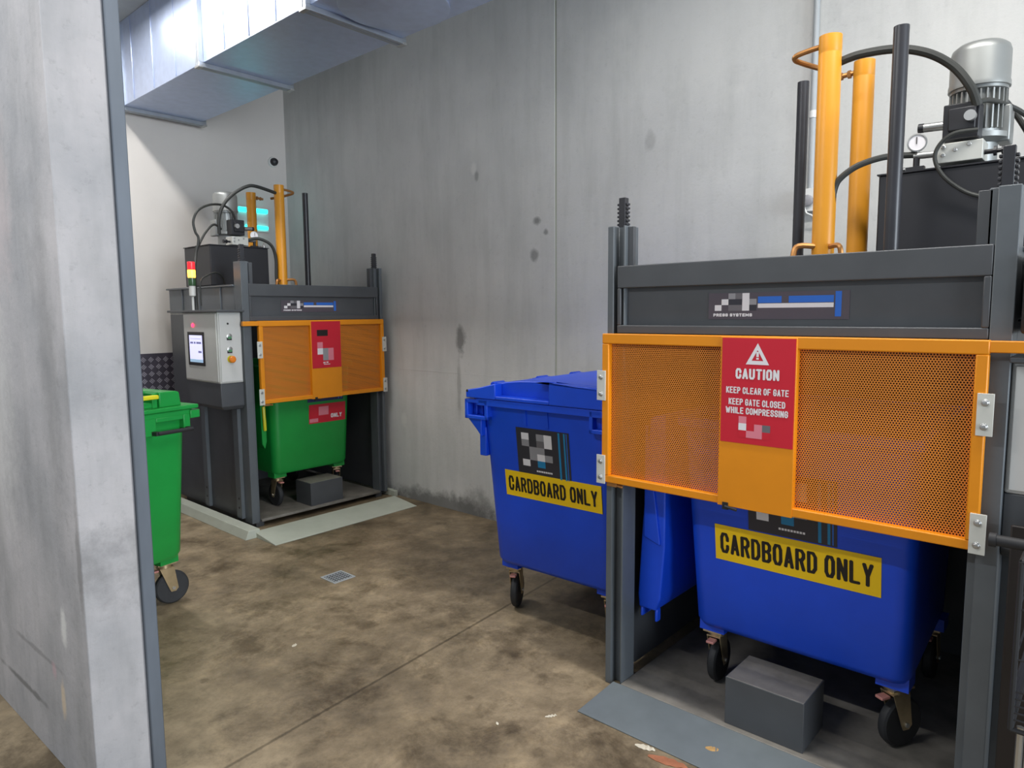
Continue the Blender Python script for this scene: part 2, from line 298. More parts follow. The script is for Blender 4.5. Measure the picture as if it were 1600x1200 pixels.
class MB:
    def __init__(s): s.bm = bmesh.new(); s.mats = []; s.cur = 0
    def use(s, key):
        if key not in s.mats: s.mats.append(key)
        s.cur = s.mats.index(key); return s
    def face(s, vs):
        try: f = s.bm.faces.new(vs); f.material_index = s.cur; return f
        except ValueError: return None
    def box(s, x0, y0, z0, x1, y1, z1):
        v = [s.bm.verts.new(p) for p in ((x0, y0, z0), (x1, y0, z0), (x1, y1, z0), (x0, y1, z0), (x0, y0, z1), (x1, y0, z1), (x1, y1, z1), (x0, y1, z1))]
        for q in ((0, 3, 2, 1), (4, 5, 6, 7), (0, 1, 5, 4), (1, 2, 6, 5), (2, 3, 7, 6), (3, 0, 4, 7)): s.face([v[i] for i in q])
        return s
    def prism(s, poly, axis, a, b):
        """closed 2-D polygon extruded along axis from a to b ('x': poly=(y,z); 'y': (x,z); 'z': (x,y))"""
        def P(p, t): return {'x': (t, p[0], p[1]), 'y': (p[0], t, p[1]), 'z': (p[0], p[1], t)}[axis]
        A = [s.bm.verts.new(P(p, a)) for p in poly]; B = [s.bm.verts.new(P(p, b)) for p in poly]
        n = len(poly); s.face(A[::-1]); s.face(B)
        for i in range(n): s.face([A[i], A[(i+1) % n], B[(i+1) % n], B[i]])
        return s
    def cyl(s, p0, p1, r, seg=20, r1=None, cap=True):
        p0, p1 = Vector(p0), Vector(p1); d = (p1-p0).normalized(); r1 = r if r1 is None else r1
        a = d.orthogonal().normalized(); b = d.cross(a)
        A = [s.bm.verts.new(p0 + (a*math.cos(2*PI*i/seg) + b*math.sin(2*PI*i/seg))*r) for i in range(seg)]
        B = [s.bm.verts.new(p1 + (a*math.cos(2*PI*i/seg) + b*math.sin(2*PI*i/seg))*r1) for i in range(seg)]
        for i in range(seg): s.face([A[i], A[(i+1) % seg], B[(i+1) % seg], B[i]])
        if cap: s.face(A[::-1]); s.face(B)
        return s
    def tube(s, pts, r, seg=10, sub=6):
        P = [Vector(p) for p in pts]
        if sub > 1 and len(P) > 2:
            Q = []
            for i in range(len(P)-1):
                p0 = P[max(i-1, 0)]; p1 = P[i]; p2 = P[i+1]; p3 = P[min(i+2, len(P)-1)]
                for k in range(sub):
                    t = k/sub
                    Q.append(0.5*((2*p1) + (-p0+p2)*t + (2*p0-5*p1+4*p2-p3)*t*t + (-p0+3*p1-3*p2+p3)*t**3))
            Q.append(P[-1]); P = Q
        rings = []; a = None
        for i, p in enumerate(P):
            d = (P[min(i+1, len(P)-1)] - P[max(i-1, 0)]).normalized()
            a = d.orthogonal().normalized() if a is None else (a - d*a.dot(d)).normalized()
            b = d.cross(a)
            rings.append([s.bm.verts.new(p + (a*math.cos(2*PI*j/seg) + b*math.sin(2*PI*j/seg))*r) for j in range(seg)])
        for A, B in zip(rings, rings[1:]):
            for j in range(seg): s.face([A[j], A[(j+1) % seg], B[(j+1) % seg], B[j]])
        s.face(rings[0][::-1]); s.face(rings[-1]); return s
    def lathe(s, prof, c, axis='z', seg=28):
        """profile of (radius, t) turned about axis through c"""
        c = Vector(c); D = {'x': Vector((1, 0, 0)), 'y': Vector((0, 1, 0)), 'z': Vector((0, 0, 1))}[axis] if isinstance(axis, str) else Vector(axis).normalized()
        a = D.orthogonal().normalized(); b = D.cross(a); R = []
        for (r, t) in prof:
            R.append([s.bm.verts.new(c + D*t + (a*math.cos(2*PI*i/seg) + b*math.sin(2*PI*i/seg))*r) for i in range(seg)])
        for A, B in zip(R, R[1:]):
            for i in range(seg): s.face([A[i], A[(i+1) % seg], B[(i+1) % seg], B[i]])
        if prof[0][0] > 1e-6: s.face(R[0][::-1])
        if prof[-1][0] > 1e-6: s.face(R[-1])
        return s
    def loft(s, rings, cap0=True, cap1=True):
        R = [[s.bm.verts.new(p) for p in r] for r in rings]; n = len(R[0])
        for A, B in zip(R, R[1:]):
            for i in range(n): s.face([A[i], A[(i+1) % n], B[(i+1) % n], B[i]])
        if cap0: s.face(R[0][::-1])
        if cap1: s.face(R[-1])
        return s
    def text(s, body, x, z, height, y, width, thick=0.205, align='LEFT'):
        """bold condensed block lettering facing -y on the x-z plane"""
        adv, cur = [], 0.0
        for ch in body:
            w = {' ': 0.30, 'I': 0.0, 'W': 0.62, 'M': 0.52}.get(ch, 0.36)
            adv.append((ch, cur, w)); cur += w + (thick + 0.085 if ch != ' ' else 0.0)
        tot = cur - 0.085; k = width/tot; h = height
        if align == 'CENTER': x -= width/2
        T = lambda u, v: (x + u*k, y, z + v*h)
        lay = [0]
        def quad(pts):
            lay[0] += 1; s.face([s.bm.verts.new(Vector(T(*p)) - Vector((0, (lay[0] % 40)*2e-5, 0))) for p in pts])
        t2 = thick/2; tv = thick*0.44*k/h
        for ch, c0, w in adv:
            for line in GLYPH.get(ch, ()):
                P = [(c0 + t2 + px*w, tv + pz*(1-2*tv)) for px, pz in line]
                for (a0, b0), (a1, b1) in zip(P, P[1:]):
                    dx, dz = a1-a0, (b1-b0)*(h/k); L = math.hypot(dx, dz) or 1
                    nx, nz = -dz/L*t2, dx/L*t2*(k/h)
                    if abs(nx) < 1e-6: nz = math.copysign(tv, nz)
                    quad([(a0+nx, b0+nz), (a0-nx, b0-nz), (a1-nx, b1-nz), (a1+nx, b1+nz)])
                for a0, b0 in P:
                    quad([(a0+t2*cx_, b0+tv*cz_) for cx_, cz_ in ((1, .45), (.45, 1), (-.45, 1), (-1, .45), (-1, -.45), (-.45, -1), (.45, -1), (1, -.45))])
        return s
    def rect(s, x0, z0, x1, z1, y):
        s.face([s.bm.verts.new(p) for p in ((x0, y, z0), (x1, y, z0), (x1, y, z1), (x0, y, z1))]); return s
    def warp(s, fn):
        for v in s.bm.verts: v.co = Vector(fn(v.co))
        return s
    def build(s, name, mat=None, parent=None, bevel=0.0, smooth=35, keep_normals=False):
        me = bpy.data.meshes.new(name)
        if not keep_normals: bmesh.ops.recalc_face_normals(s.bm, faces=s.bm.faces)
        s.bm.to_mesh(me); s.bm.free()
        keys = s.mats if s.mats else [mat]
        for k in keys: me.materials.append(MT[k])
        if smooth:
            for p in me.polygons: p.use_smooth = True
            me.set_sharp_from_angle(angle=math.radians(smooth))
        o = bpy.data.objects.new(name, me); COL.objects.link(o)
        if parent: o.parent = parent
        if bevel:
            b = o.modifiers.new('bevel', 'BEVEL'); b.width = bevel; b.segments = 2; b.limit_method = 'ANGLE'; b.angle_limit = math.radians(40)
            b.harden_normals = False
        return o

def tag(o, label=None, cat=None, group=None, kind=None):
    if label: o['label'] = label
    if cat: o['category'] = cat
    if group: o['group'] = group
    if kind: o['kind'] = kind
    return o
def thing(name, loc, rz, label, cat, group=None):
    o = bpy.data.objects.new(name, None); COL.objects.link(o); o.empty_display_size = 0.1
    o.location = loc; o.rotation_euler = (0, 0, rz); return tag(o, label, cat, group)
def struct(mb, name, mat, parent=None, **kw):
    o = mb.build(name, mat, parent, **kw); o['kind'] = 'structure'; return o

# ------------------------------------------------------------------ the room
XW, YB, ZC = 4.25, 7.15, 4.42
struct(MB().box(-4, -3, -0.12, XW+0.2, YB+0.2, 0), 'floor', 'floor')
struct(MB().box(-4, -3, ZC, XW+0.2, YB+0.2, ZC+0.15), 'ceiling', 'ceil')
wr = MB()
wr.box(XW, -3, 0, XW+0.2, 3.315, ZC); wr.box(XW, 3.335, 0, XW+0.2, YB+0.2, ZC); wr.box(XW+0.012, 3.31, 0, XW+0.2, 3.34, ZC)
wr.box(XW-0.0015, -3, 1.262, XW+0.001, YB, 1.267)
struct(wr, 'wall_right', 'wall_conc')
struct(MB().box(XW+0.004, 3.315, 0, XW+0.02, 3.335, ZC), 'trim_2', 'sage')
struct(MB().box(-4, YB, 0, XW+0.2, YB+0.2, ZC), 'wall_back', 'white_wall')
# end of the concrete dividing wall at the left of the picture
wl = MB()
ax = math.atan2(0.70-0.748, 3.922-2.721)
poly = [(0.748, 2.721), (0.934, 2.721), (0.934, 2.728), (0.975, 2.745), (0.948, 2.96), (0.885, 2.96), (0.715, YB), (0.572, YB)]
wl.prism(poly, 'z', 0, ZC)
struct(wl, 'wall_left', 'pillar_conc', bevel=0.006)
struct(MB().box(0.9395, 2.712, 0, 0.988, 2.744, ZC), 'trim_1', 'trimsteel', bevel=0.004)
ck = MB().use('plate_dark').box(0.9, YB-0.008, 0, 3.0, YB-0.001, 1.425); ck.use('plate_light')
for i in range(30):
    for j in range(20):
        cx, cz = 0.94+i*0.07, 0.035+j*0.07
        sg_ = 1 if (i+j) % 2 == 0 else -1; c_ = math.cos(PI/4); d1 = (c_, sg_*c_); d2 = (-sg_*c_, c_)
        for k in (-1, 0, 1):
            ox, oz = cx+d2[0]*k*0.014, cz+d2[1]*k*0.014
            P4 = [(ox+d1[0]*a*0.021+d2[0]*b*0.0042, oz+d1[1]*a*0.021+d2[1]*b*0.0042) for a, b in ((-1, -1), (1, -1), (1, 1), (-1, 1))]
            ck.prism(P4, 'y', YB-0.0105, YB-0.008)
struct(ck, 'trim_3', None, smooth=0)

# ------------------------------------------------------------------ compactors
# local frame: x across the front (left to right as seen), y into the machine, z up; front face at y = 0
def hexbolt(mb, x, y, z, r=0.008):
    mb.lathe([(r*1.5, 0), (r*1.5, -0.002), (r, -0.003), (r, -0.009), (0.0, -0.010)], (x, y, z), 'y', 10); return mb

def mosaic(mb, cells, x0, z0, w, h, y):
    """printed block-pattern emblem: rows top to bottom, one character per cell"""
    rows = len(cells); cols = max(len(r) for r in cells)
    key = {'w': 'print_white', 'g': 'print_grey', 'm': 'print_mid', 'p': 'print_pink', 'd': 'sticker_dark', 't': 'print_teal', 'r': 'sticker_red', 'k': 'ink'}
    for i, r in enumerate(cells):
        for j, c in enumerate(r):
            if c == '.': continue
            mb.use(key[c]).rect(x0+j*w/cols, z0+(rows-1-i)*h/rows, x0+(j+1)*w/cols, z0+(rows-i)*h/rows, y)

def compactor(root, P):
    Wd, D, dz = P['W'], 1.40, P['dz']
    ctl = P['ctl']                       # 'L' or 'R': side that carries the control box
    zt = 2.005                           # top of the header
    gx0, gx1 = P['gate']; gz0, gz1 = 1.0075, 1.70
    dk, lt = 'steel_grey', 'steel_light'
    # posts: folded steel channel each side
    for side in (0, 1):
        s = 1 if side == 0 else -1; xo = 0 if side == 0 else Wd
        X = lambda t: xo + s*t
        m = MB().use(lt)
        pl = [(X(0), 0), (X(0.032), 0), (X(0.032), 0.045), (X(0.078), 0.045), (X(0.078), 0.008), (X(0.088), 0.008), (X(0.088), 0.12), (X(0), 0.12)]
        if (side == 1) == (ctl == 'R'): pl = [(X(0), 0), (X(0.062), 0), (X(0.062), 0.03), (X(0.088), 0.03), (X(0.088), 0.12), (X(0), 0.12)]
        m.prism(pl if s == 1 else pl[::-1], 'z', 0.0, 2.185)
        p = m.build('post', None, root, bevel=0.003)
        mm = MB().box(X(0.078) if s == 1 else X(0.118), 0.03, zt-0.002, X(0.118) if s == 1 else X(0.078), 0.05, 2.18)
        mm.build('gusset_plate', dk, p, bevel=0.002)
        # toothed mast standing in the post
        k = MB().use('rod'); cx = X(0.045)
        k.box(cx-0.017, 0.045, 2.18, cx+0.017, 0.075, 2.315+P.get('mast', 0))
        for i in range(6):
            z = 2.19+i*0.018
            k.box(cx-0.027, 0.047, z, cx-0.017, 0.073, z+0.010); k.box(cx+0.017, 0.047, z, cx+0.027, 0.073, z+0.010)
        k.build('toothed_mast', None, root, bevel=0.002)
        # side wall
        sw = MB().use(dk); sw.box(min(X(0.0), X(0.03)), 0.12, 0.02, max(X(0.0), X(0.03)), D, 1.76)
        sw.build('side_panel', None, root, bevel=0.003)
        rb = []
        for (y0, y1) in ((0.115, 0.215), (0.72, 0.81)):
            r = MB().use(lt)
            a, b = (X(-0.03), X(0.0)) if s == 1 else (X(0.0), X(-0.03))
            r.box(min(a, b), y0, 0.03, max(a, b), y0+(y1-y0)*0.85, 0.97)
            for z in (0.12, 0.2):
                r.use('ink'); r.cyl((X(-0.030), (y0+y1)/2-0.01, z), (X(-0.032), (y0+y1)/2-0.01, z), 0.010, 10)
            r.build('stiffener', None, root, bevel=0.004)
    # back wall, floor plate, wheel stop
    MB().box(0.03, D-0.03, 0.02, Wd-0.03, D, 1.76).build('rear_panel', dk, root)
    MB().box(0.088, 0.0, 0.0, Wd-0.088, D-0.03, 0.022).build('floor_plate', 'floorplate', root, bevel=0.003)
    b0, b1 = P['block']
    st = MB().use(dk).prism([(b0, 0.028), (b1, 0.028), (b1, 0.275), (b0, 0.275)], 'z', 0.022, 0.232)
    st.use('floorplate').box(b0+0.003, 0.031, 0.230, b1-0.003, 0.272, 0.2335)
    st.build('wheel_stop', None, root, bevel=0.006)
    # header beam with a recessed front panel
    h = MB().use(dk)
    hx0, hx1 = (0.052, Wd-0.064) if ctl == 'R' else (0.064, Wd-0.052)
    h.box(hx0, 0.03, 1.71, hx1, D-0.2, zt)                                   # core
    h.box(hx0, 0.0, 1.905, hx1, 0.03, zt); h.box(hx0, 0.0, 1.70, hx1, 0.03, 1.738)
    h.box(hx0, 0.0, 1.738, hx0+0.018, 0.03, 1.905); h.box(hx1-0.022, 0.0, 1.738, hx1, 0.03, 1.905)
    hd = h.build('header_beam', None, root, bevel=0.004)
    # header side flanges (deep channel down each side)
    for side in (0, 1):
        x = 0.0 if side == 0 else Wd
        f = MB().use(lt); s = 1 if side == 0 else -1
        f.box(min(x, x+s*0.05), 0.12, 1.765, max(x, x+s*0.05), D, 2.0)
        f.box(min(x-s*0.02, x+s*0.05), 0.12, 1.985, max(x-s*0.02, x+s*0.05), D+0.02, 2.0)
        for y in (0.35, 0.75, 1.1):
            f.box(min(x-s*0.012, x), y, 1.77, max(x-s*0.012, x), y+0.012, 1.985)
        f.build('header_side', None, hd, bevel=0.003)
    # maker's sticker on the header panel
    lx0, lx1, lz0, lz1 = P['logo']
    lg = MB().use('sticker_plum').box(lx0, 0.0275, lz0, lx1, 0.030, lz1); w = lx1-lx0; hh = lz1-lz0
    mosaic(lg, ['..gmw', '.wddwg', 'w.mmwd'], lx0+0.05*w, lz0+0.32*hh, 0.32*w, 0.66*hh, 0.0270)
    lg.use('sticker_blue').rect(lx0+0.38*w, lz0+0.60*hh, lx0+0.55*w, lz0+0.84*hh, 0.0270)
    lg.rect(lx0+0.60*w, lz0+0.60*hh, lx0+0.90*w, lz0+0.84*hh, 0.0270)
    lg.rect(lx0+0.91*w, lz0+0.10*hh, lx0+0.95*w, lz0+0.97*hh, 0.0269)
    lg.use('print_white').rect(lx0+0.38*w, lz0+0.42*hh, lx0+0.90*w, lz0+0.58*hh, 0.0270)
    lg.text('PRESS SYSTEMS', lx0+0.04*w, lz0+0.10*hh, 0.12*hh, 0.0268, 0.30*w)
    lg.build('maker_sticker', None, root, smooth=0, keep_normals=True)
    # gate: frame, two perforated panels, plain centre plate, sign, guide brackets
    px0, px1 = P['plate']
    gt = MB().use('amber'); yf, yb = -0.042, -0.006
    gt.box(gx0, yf, gz1-0.046, gx1, yb, gz1); gt.box(gx0, yf, gz0, gx1, yb, gz0+0.034)
    gt.box(gx0, yf, gz0+0.034, gx0+0.036, yb, gz1-0.046); gt.box(gx1-0.036, yf, gz0+0.034, gx1, yb, gz1-0.046)
    gate = gt.build('gate', None, root, bevel=0.004)
    MB().box(px0, yf-0.004, gz0-0.004, px1, yb, gz1-0.004).build('centre_plate', 'amber', gate, bevel=0.002)
    for (a, b) in ((gx0+0.03, px0+0.004), (px1-0.004, gx1-0.03)):
        pm = MB().box(a, -0.016, gz0+0.03, b, -0.0145, gz1-0.03).build('perforated_panel', 'mesh_near', gate, smooth=0)
        if P.get('double'):
            MB().box(a+0.004, -0.0085, gz0+0.034, b-0.004, -0.007, gz1-0.034).build('inner_panel', 'mesh_back', gate, smooth=0)
    if ctl == 'R': MB().box(gx1-0.002, yf+0.004, gz1-0.040, Wd+0.22, yb, gz1-0.002).build('gate_arm', 'amber', gate, bevel=0.003)
    else: MB().box(-0.02, yf+0.004, gz1-0.040, gx0+0.002, yb, gz1-0.002).build('gate_arm', 'amber', gate, bevel=0.003)
    for x in (gx0, gx1):
        for z0, z1 in ((1.392, 1.53), (1.0, 1.135)):
            bk = MB().use('bracket').box(x-0.024, yf-0.006, z0, x+0.022, yf, z1)
            bk.use('zinc'); hexbolt(bk, x-0.002, yf-0.006, z0+0.03); hexbolt(bk, x-0.002, yf-0.006, z1-0.03)
            bk.build('guide_bracket', None, gate, bevel=0.002)
    # latch stub hanging below the gate
    sx = px0+0.035
    MB().use('black').box(sx-0.012, -0.05, gz0-0.018, sx+0.012, -0.03, gz0+0.012).cyl((sx, -0.05, gz0-0.005), (sx+0.05, -0.05, gz0-0.012), 0.006, 10).build('latch_pin', None, gate)
    MB().use('brass').box(gx0+0.02, -0.03, gz0-0.02, gx0+0.075, -0.012, gz0+0.002).cyl((gx0+0.075, -0.021, gz0-0.012), (gx0+0.105, -0.021, gz0-0.016), 0.007, 10).build('gate_hook', None, gate, bevel=0.002)
    # red caution sign
    s0, s1, t0, t1 = px0+0.008, px1-0.004, P['sign'][0], P['sign'][1]; y = yf-0.0065
    sg = MB().use('sticker_red').box(s0, y, t0, s1, yf-0.004, t1); y -= 0.0006; cx = (s0+s1)/2; hh = t1-t0; w = s1-s0
    if P['sign_text']:
        tz, tw, th = t1-0.245*hh, 0.32*w, 0.20*hh
        sg.use('print_white')
        A = [(cx-tw/2, tz), (cx+tw/2, tz), (cx, tz+th)]; k = 0.50; c0 = (cx, tz+th*0.36)
        B = [(c0[0]+(p[0]-c0[0])*k, c0[1]+(p[1]-c0[1])*k) for p in A]
        for i in range(3):
            j = (i+1) % 3
            sg.face([sg.bm.verts.new((p[0], y, p[1])) for p in (A[i], A[j], B[j], B[i])])
        sg.rect(cx-0.005, tz+th*0.36, cx+0.005, tz+th*0.60, y); sg.rect(cx-0.005, tz+th*0.24, cx+0.005, tz+th*0.32, y)
        sg.text('CAUTION', cx, t1-0.385*hh, 0.10*hh, y, 0.60*w, 0.21, 'CENTER')
        sg.text('KEEP CLEAR OF GATE', cx, t1-0.525*hh, 0.062*hh, y, 0.86*w, 0.20, 'CENTER')
        sg.text('KEEP GATE CLOSED', cx, t1-0.635*hh, 0.062*hh, y, 0.78*w, 0.20, 'CENTER')
        sg.text('WHILE COMPRESSING', cx, t1-0.718*hh, 0.062*hh, y, 0.86*w, 0.20, 'CENTER')
        mosaic(sg, ['p...', 'w.pm', 'rppr'], cx-0.24*w, t0+0.06*hh, 0.44*w, 0.20*hh, y)
    else:
        mosaic(sg, ['kk..', '....', 'p...', 'wgp.', '.gp.'], cx-0.32*w, t0+0.16*hh, 0.74*w, 0.66*hh, y)
        sg.use('print_white').rect(cx-0.14*w, t0+0.10*hh, cx-0.06*w, t0+0.125*hh, y).rect(cx-0.03*w, t0+0.105*hh, cx+0.04*w, t0+0.13*hh, y).rect(cx-0.12*w, t0+0.07*hh, cx+0.10*w, t0+0.082*hh, y)
    sg.build('caution_sign', None, gate, smooth=0, keep_normals=True)
    return hd

def cylinders(root, P):
    z0 = 2.0
    for key in ('cylA', 'cylB'):
        x, y = P[key]; m = MB().use('cyl')
        m.lathe([(0.045, z0), (0.045, 2.855), (0.0445, 2.857), (0.0445, 2.862), (0.045, 2.864), (0.045, 2.93), (0.0, 2.932)], (x, y, 0), 'z', 28)
        c = m.build('hydraulic_cylinder', None, root)
        s = P['flip']
        if key == 'cylA':
            MB().tube([(x-s*0.04, y, 2.897), (x-s*0.08, y, 2.894), (x-s*0.138, y+0.002, 2.886), (x-s*0.150, y+0.015, 2.876), (x-s*0.134, y+0.04, 2.866), (x-s*0.07, y+0.11, 2.844), (x-s*0.01, y+0.17, 2.83)], 0.011, 10).build('bleed_pipe', 'brass', c)
            MB().tube([(x-s*0.02, y-0.03, 2.07), (x-s*0.09, y-0.06, 2.07), (x-s*0.10, y-0.07, 2.0)], 0.012, 8).tube([(x+s*0.03, y-0.02, 2.065), (x+s*0.08, y-0.05, 2.065), (x+s*0.09, y-0.05, 2.02)], 0.011, 8).build('base_fitting', 'brass', c)
        else:
            m2 = MB().use('brass').cyl((x-s*0.04, y, 2.888), (x-s*0.12, y-0.01, 2.88), 0.011, 12)
            m2.cyl((x-s*0.055, y, 2.886), (x-s*0.07, y, 2.885), 0.018, 6).cyl((x-s*0.09, y-0.005, 2.883), (x-s*0.10, y-0.005, 2.882), 0.017, 6)
            m2.build('port_fitting', None, c)
    for (x, y, zt) in P['rods']:
        MB().lathe([(0.027, z0), (0.027, zt), (0.0, zt+0.002)], (x, y, 0), 'z', 20).build('guide_rod', 'rod', root)

def power_pack(root, P):
    x0, x1 = P['tank']; y0, y1 = 0.52, 1.02; zt = 2.35; s = P['flip']; mx, my = P['motor']
    tk = MB().use('black').box(x0, y0, 2.005, x1, y1, zt).build('oil_tank', None, root, bevel=0.006)
    MB().box(x0-0.006, y0-0.006, zt, x1+0.006, y1+0.006, zt+0.006).build('tank_lid', 'black', tk)
    # motor: flange, finned body, fan cowl
    zb = zt+0.006
    m = MB().use('alu'); m.lathe([(0.075, zb), (0.075, zb+0.10), (0.112, zb+0.115), (0.112, zb+0.135), (0.086, zb+0.14), (0.086, zb+0.30), (0.10, zb+0.305), (0.10, zb+0.318), (0.0, zb+0.318)], (mx, my, 0), 'z', 32)
    for i in range(28):
        a = 2*PI*i/28; ca, sa = math.cos(a), math.sin(a); r0, r1, t = 0.084, 0.100, 0.0026
        P4 = [(mx+ca*r0-sa*t, my+sa*r0+ca*t), (mx+ca*r1-sa*t, my+sa*r1+ca*t), (mx+ca*r1+sa*t, my+sa*r1-ca*t), (mx+ca*r0+sa*t, my+sa*r0-ca*t)]
        m.prism(P4, 'z', zb+0.15, zb+0.30)
    mo = m.build('pump_motor', None, root)
    MB().lathe([(0.1, zb+0.316), (0.107, zb+0.318), (0.107, zb+0.335), (0.104, zb+0.345), (0.104, zb+0.455), (0.098, zb+0.475), (0.08, zb+0.490), (0.05, zb+0.494), (0.0, zb+0.494)], (mx, my, 0), 'z', 36).build('fan_cowl', 'alu', mo)
    # terminal box on the motor side
    MB().box(min(mx+s*0.07, mx+s*0.115), my-0.03, zb+0.10, max(mx+s*0.07, mx+s*0.115), my+0.08, zb+0.24).build('terminal_box', 'alu', mo, bevel=0.006)
    # valve block and manifold in front of the motor
    vx = mx-s*0.02; vy = my-0.17
    vb = MB().use('black').box(vx-0.065, vy-0.02, zb+0.10, vx+0.055, vy+0.07, zb+0.235)
    vb.box(vx-0.045, vy-0.035, zb+0.13, vx+0.045, vy-0.02, zb+0.215)
    vbo = vb.build('valve_block', None, root, bevel=0.004)
    sl = MB().use('zinc').cyl((vx-s*0.065, vy+0.01, zb+0.165), (vx-s*0.135, vy+0.01, zb+0.168), 0.017, 18)
    sl.use('black').cyl((vx-s*0.135, vy+0.01, zb+0.168), (vx-s*0.155, vy+0.01, zb+0.169), 0.018, 12)
    sl.build('solenoid', None, vbo)
    sp = MB().use('zinc').cyl((vx+s*0.03, vy-0.035, zb+0.175), (vx+s*0.03, vy-0.06, zb+0.175), 0.02, 18).build('spool_cap', None, vbo)
    mf = MB().use('manifold').box(vx-0.075, vy-0.04, zb+0.012, vx+0.075, vy+0.08, zb+0.085)
    for dx, dz_ in ((-0.055, 0.03), (-0.055, 0.06), (-0.015, 0.045), (0.03, 0.06)):
        mf.use('zinc'); mf.cyl((vx+dx, vy-0.040, zb+0.012+dz_), (vx+dx, vy-0.044, zb+0.012+dz_), 0.008, 10)
    mfo = mf.build('manifold', None, root, bevel=0.003)
    MB().use('black').cyl((vx+s*0.075, vy, zb+0.04), (vx+s*0.105, vy, zb+0.04), 0.009, 12).cyl((vx+s*0.105, vy, zb+0.04), (vx+s*0.115, vy, zb+0.04), 0.018, 8).cyl((vx+s*0.115, vy, zb+0.04), (vx+s*0.13, vy, zb+0.04), 0.008, 8).cyl((vx+s*0.13, vy, zb+0.04), (vx+s*0.138, vy, zb+0.04), 0.016, 8).build('relief_knob', None, mfo)
    # pressure gauge on its tee
    gx = vx-s*0.155; gz = zb+0.112
    g = MB().use('zinc').lathe([(0.034, 0.018), (0.036, 0.0), (0.036, -0.008), (0.031, -0.009), (0.031, -0.004), (0.0, -0.004)], (gx, vy, gz), (0.25*s*-1, 1, 0), 28)
    g.use('zinc').cyl((gx, vy+0.005, gz-0.034), (gx, vy+0.005, gz-0.062), 0.008, 10)
    go = g.build('pressure_gauge', None, root)
    f = MB().use('print_white').lathe([(0.0305, -0.0055), (0.0, -0.0056)], (gx, vy, gz), (0.25*s*-1, 1, 0), 24)
    f.use('ink'); 
    f.box(gx-0.0015, vy-0.0095, gz-0.006, gx+0.0015, vy-0.0075, gz+0.022)
    f.build('gauge_dial', None, go)
    ft = MB().use('zinc').cyl((gx-s*0.01, vy+0.005, zb+0.062), (vx-s*0.075, vy+0.005, zb+0.058), 0.013, 14)
    ft.use('black').cyl((gx, vy+0.005, zb+0.06), (gx, vy+0.005, zb+0.0), 0.012, 12).box(gx-0.035, vy-0.01, zb, gx+0.03, vy+0.02, zb+0.018)
    ft.use('zinc').cyl((gx-s*0.04, vy+0.01, zb+0.015), (gx-s*0.085, vy+0.01, zb+0.012), 0.008, 10).lathe([(0.012, zb), (0.012, zb+0.03), (0.007, zb+0.034), (0.007, zb+0.05), (0, zb+0.05)], (gx-s*0.095, vy+0.01, 0), 'z', 12)
    ft.build('hose_fitting', None, root)
    for pts, r in P['hoses']:
        MB().tube(pts, r, 10, 8).build('hydraulic_hose', 'hose', root)

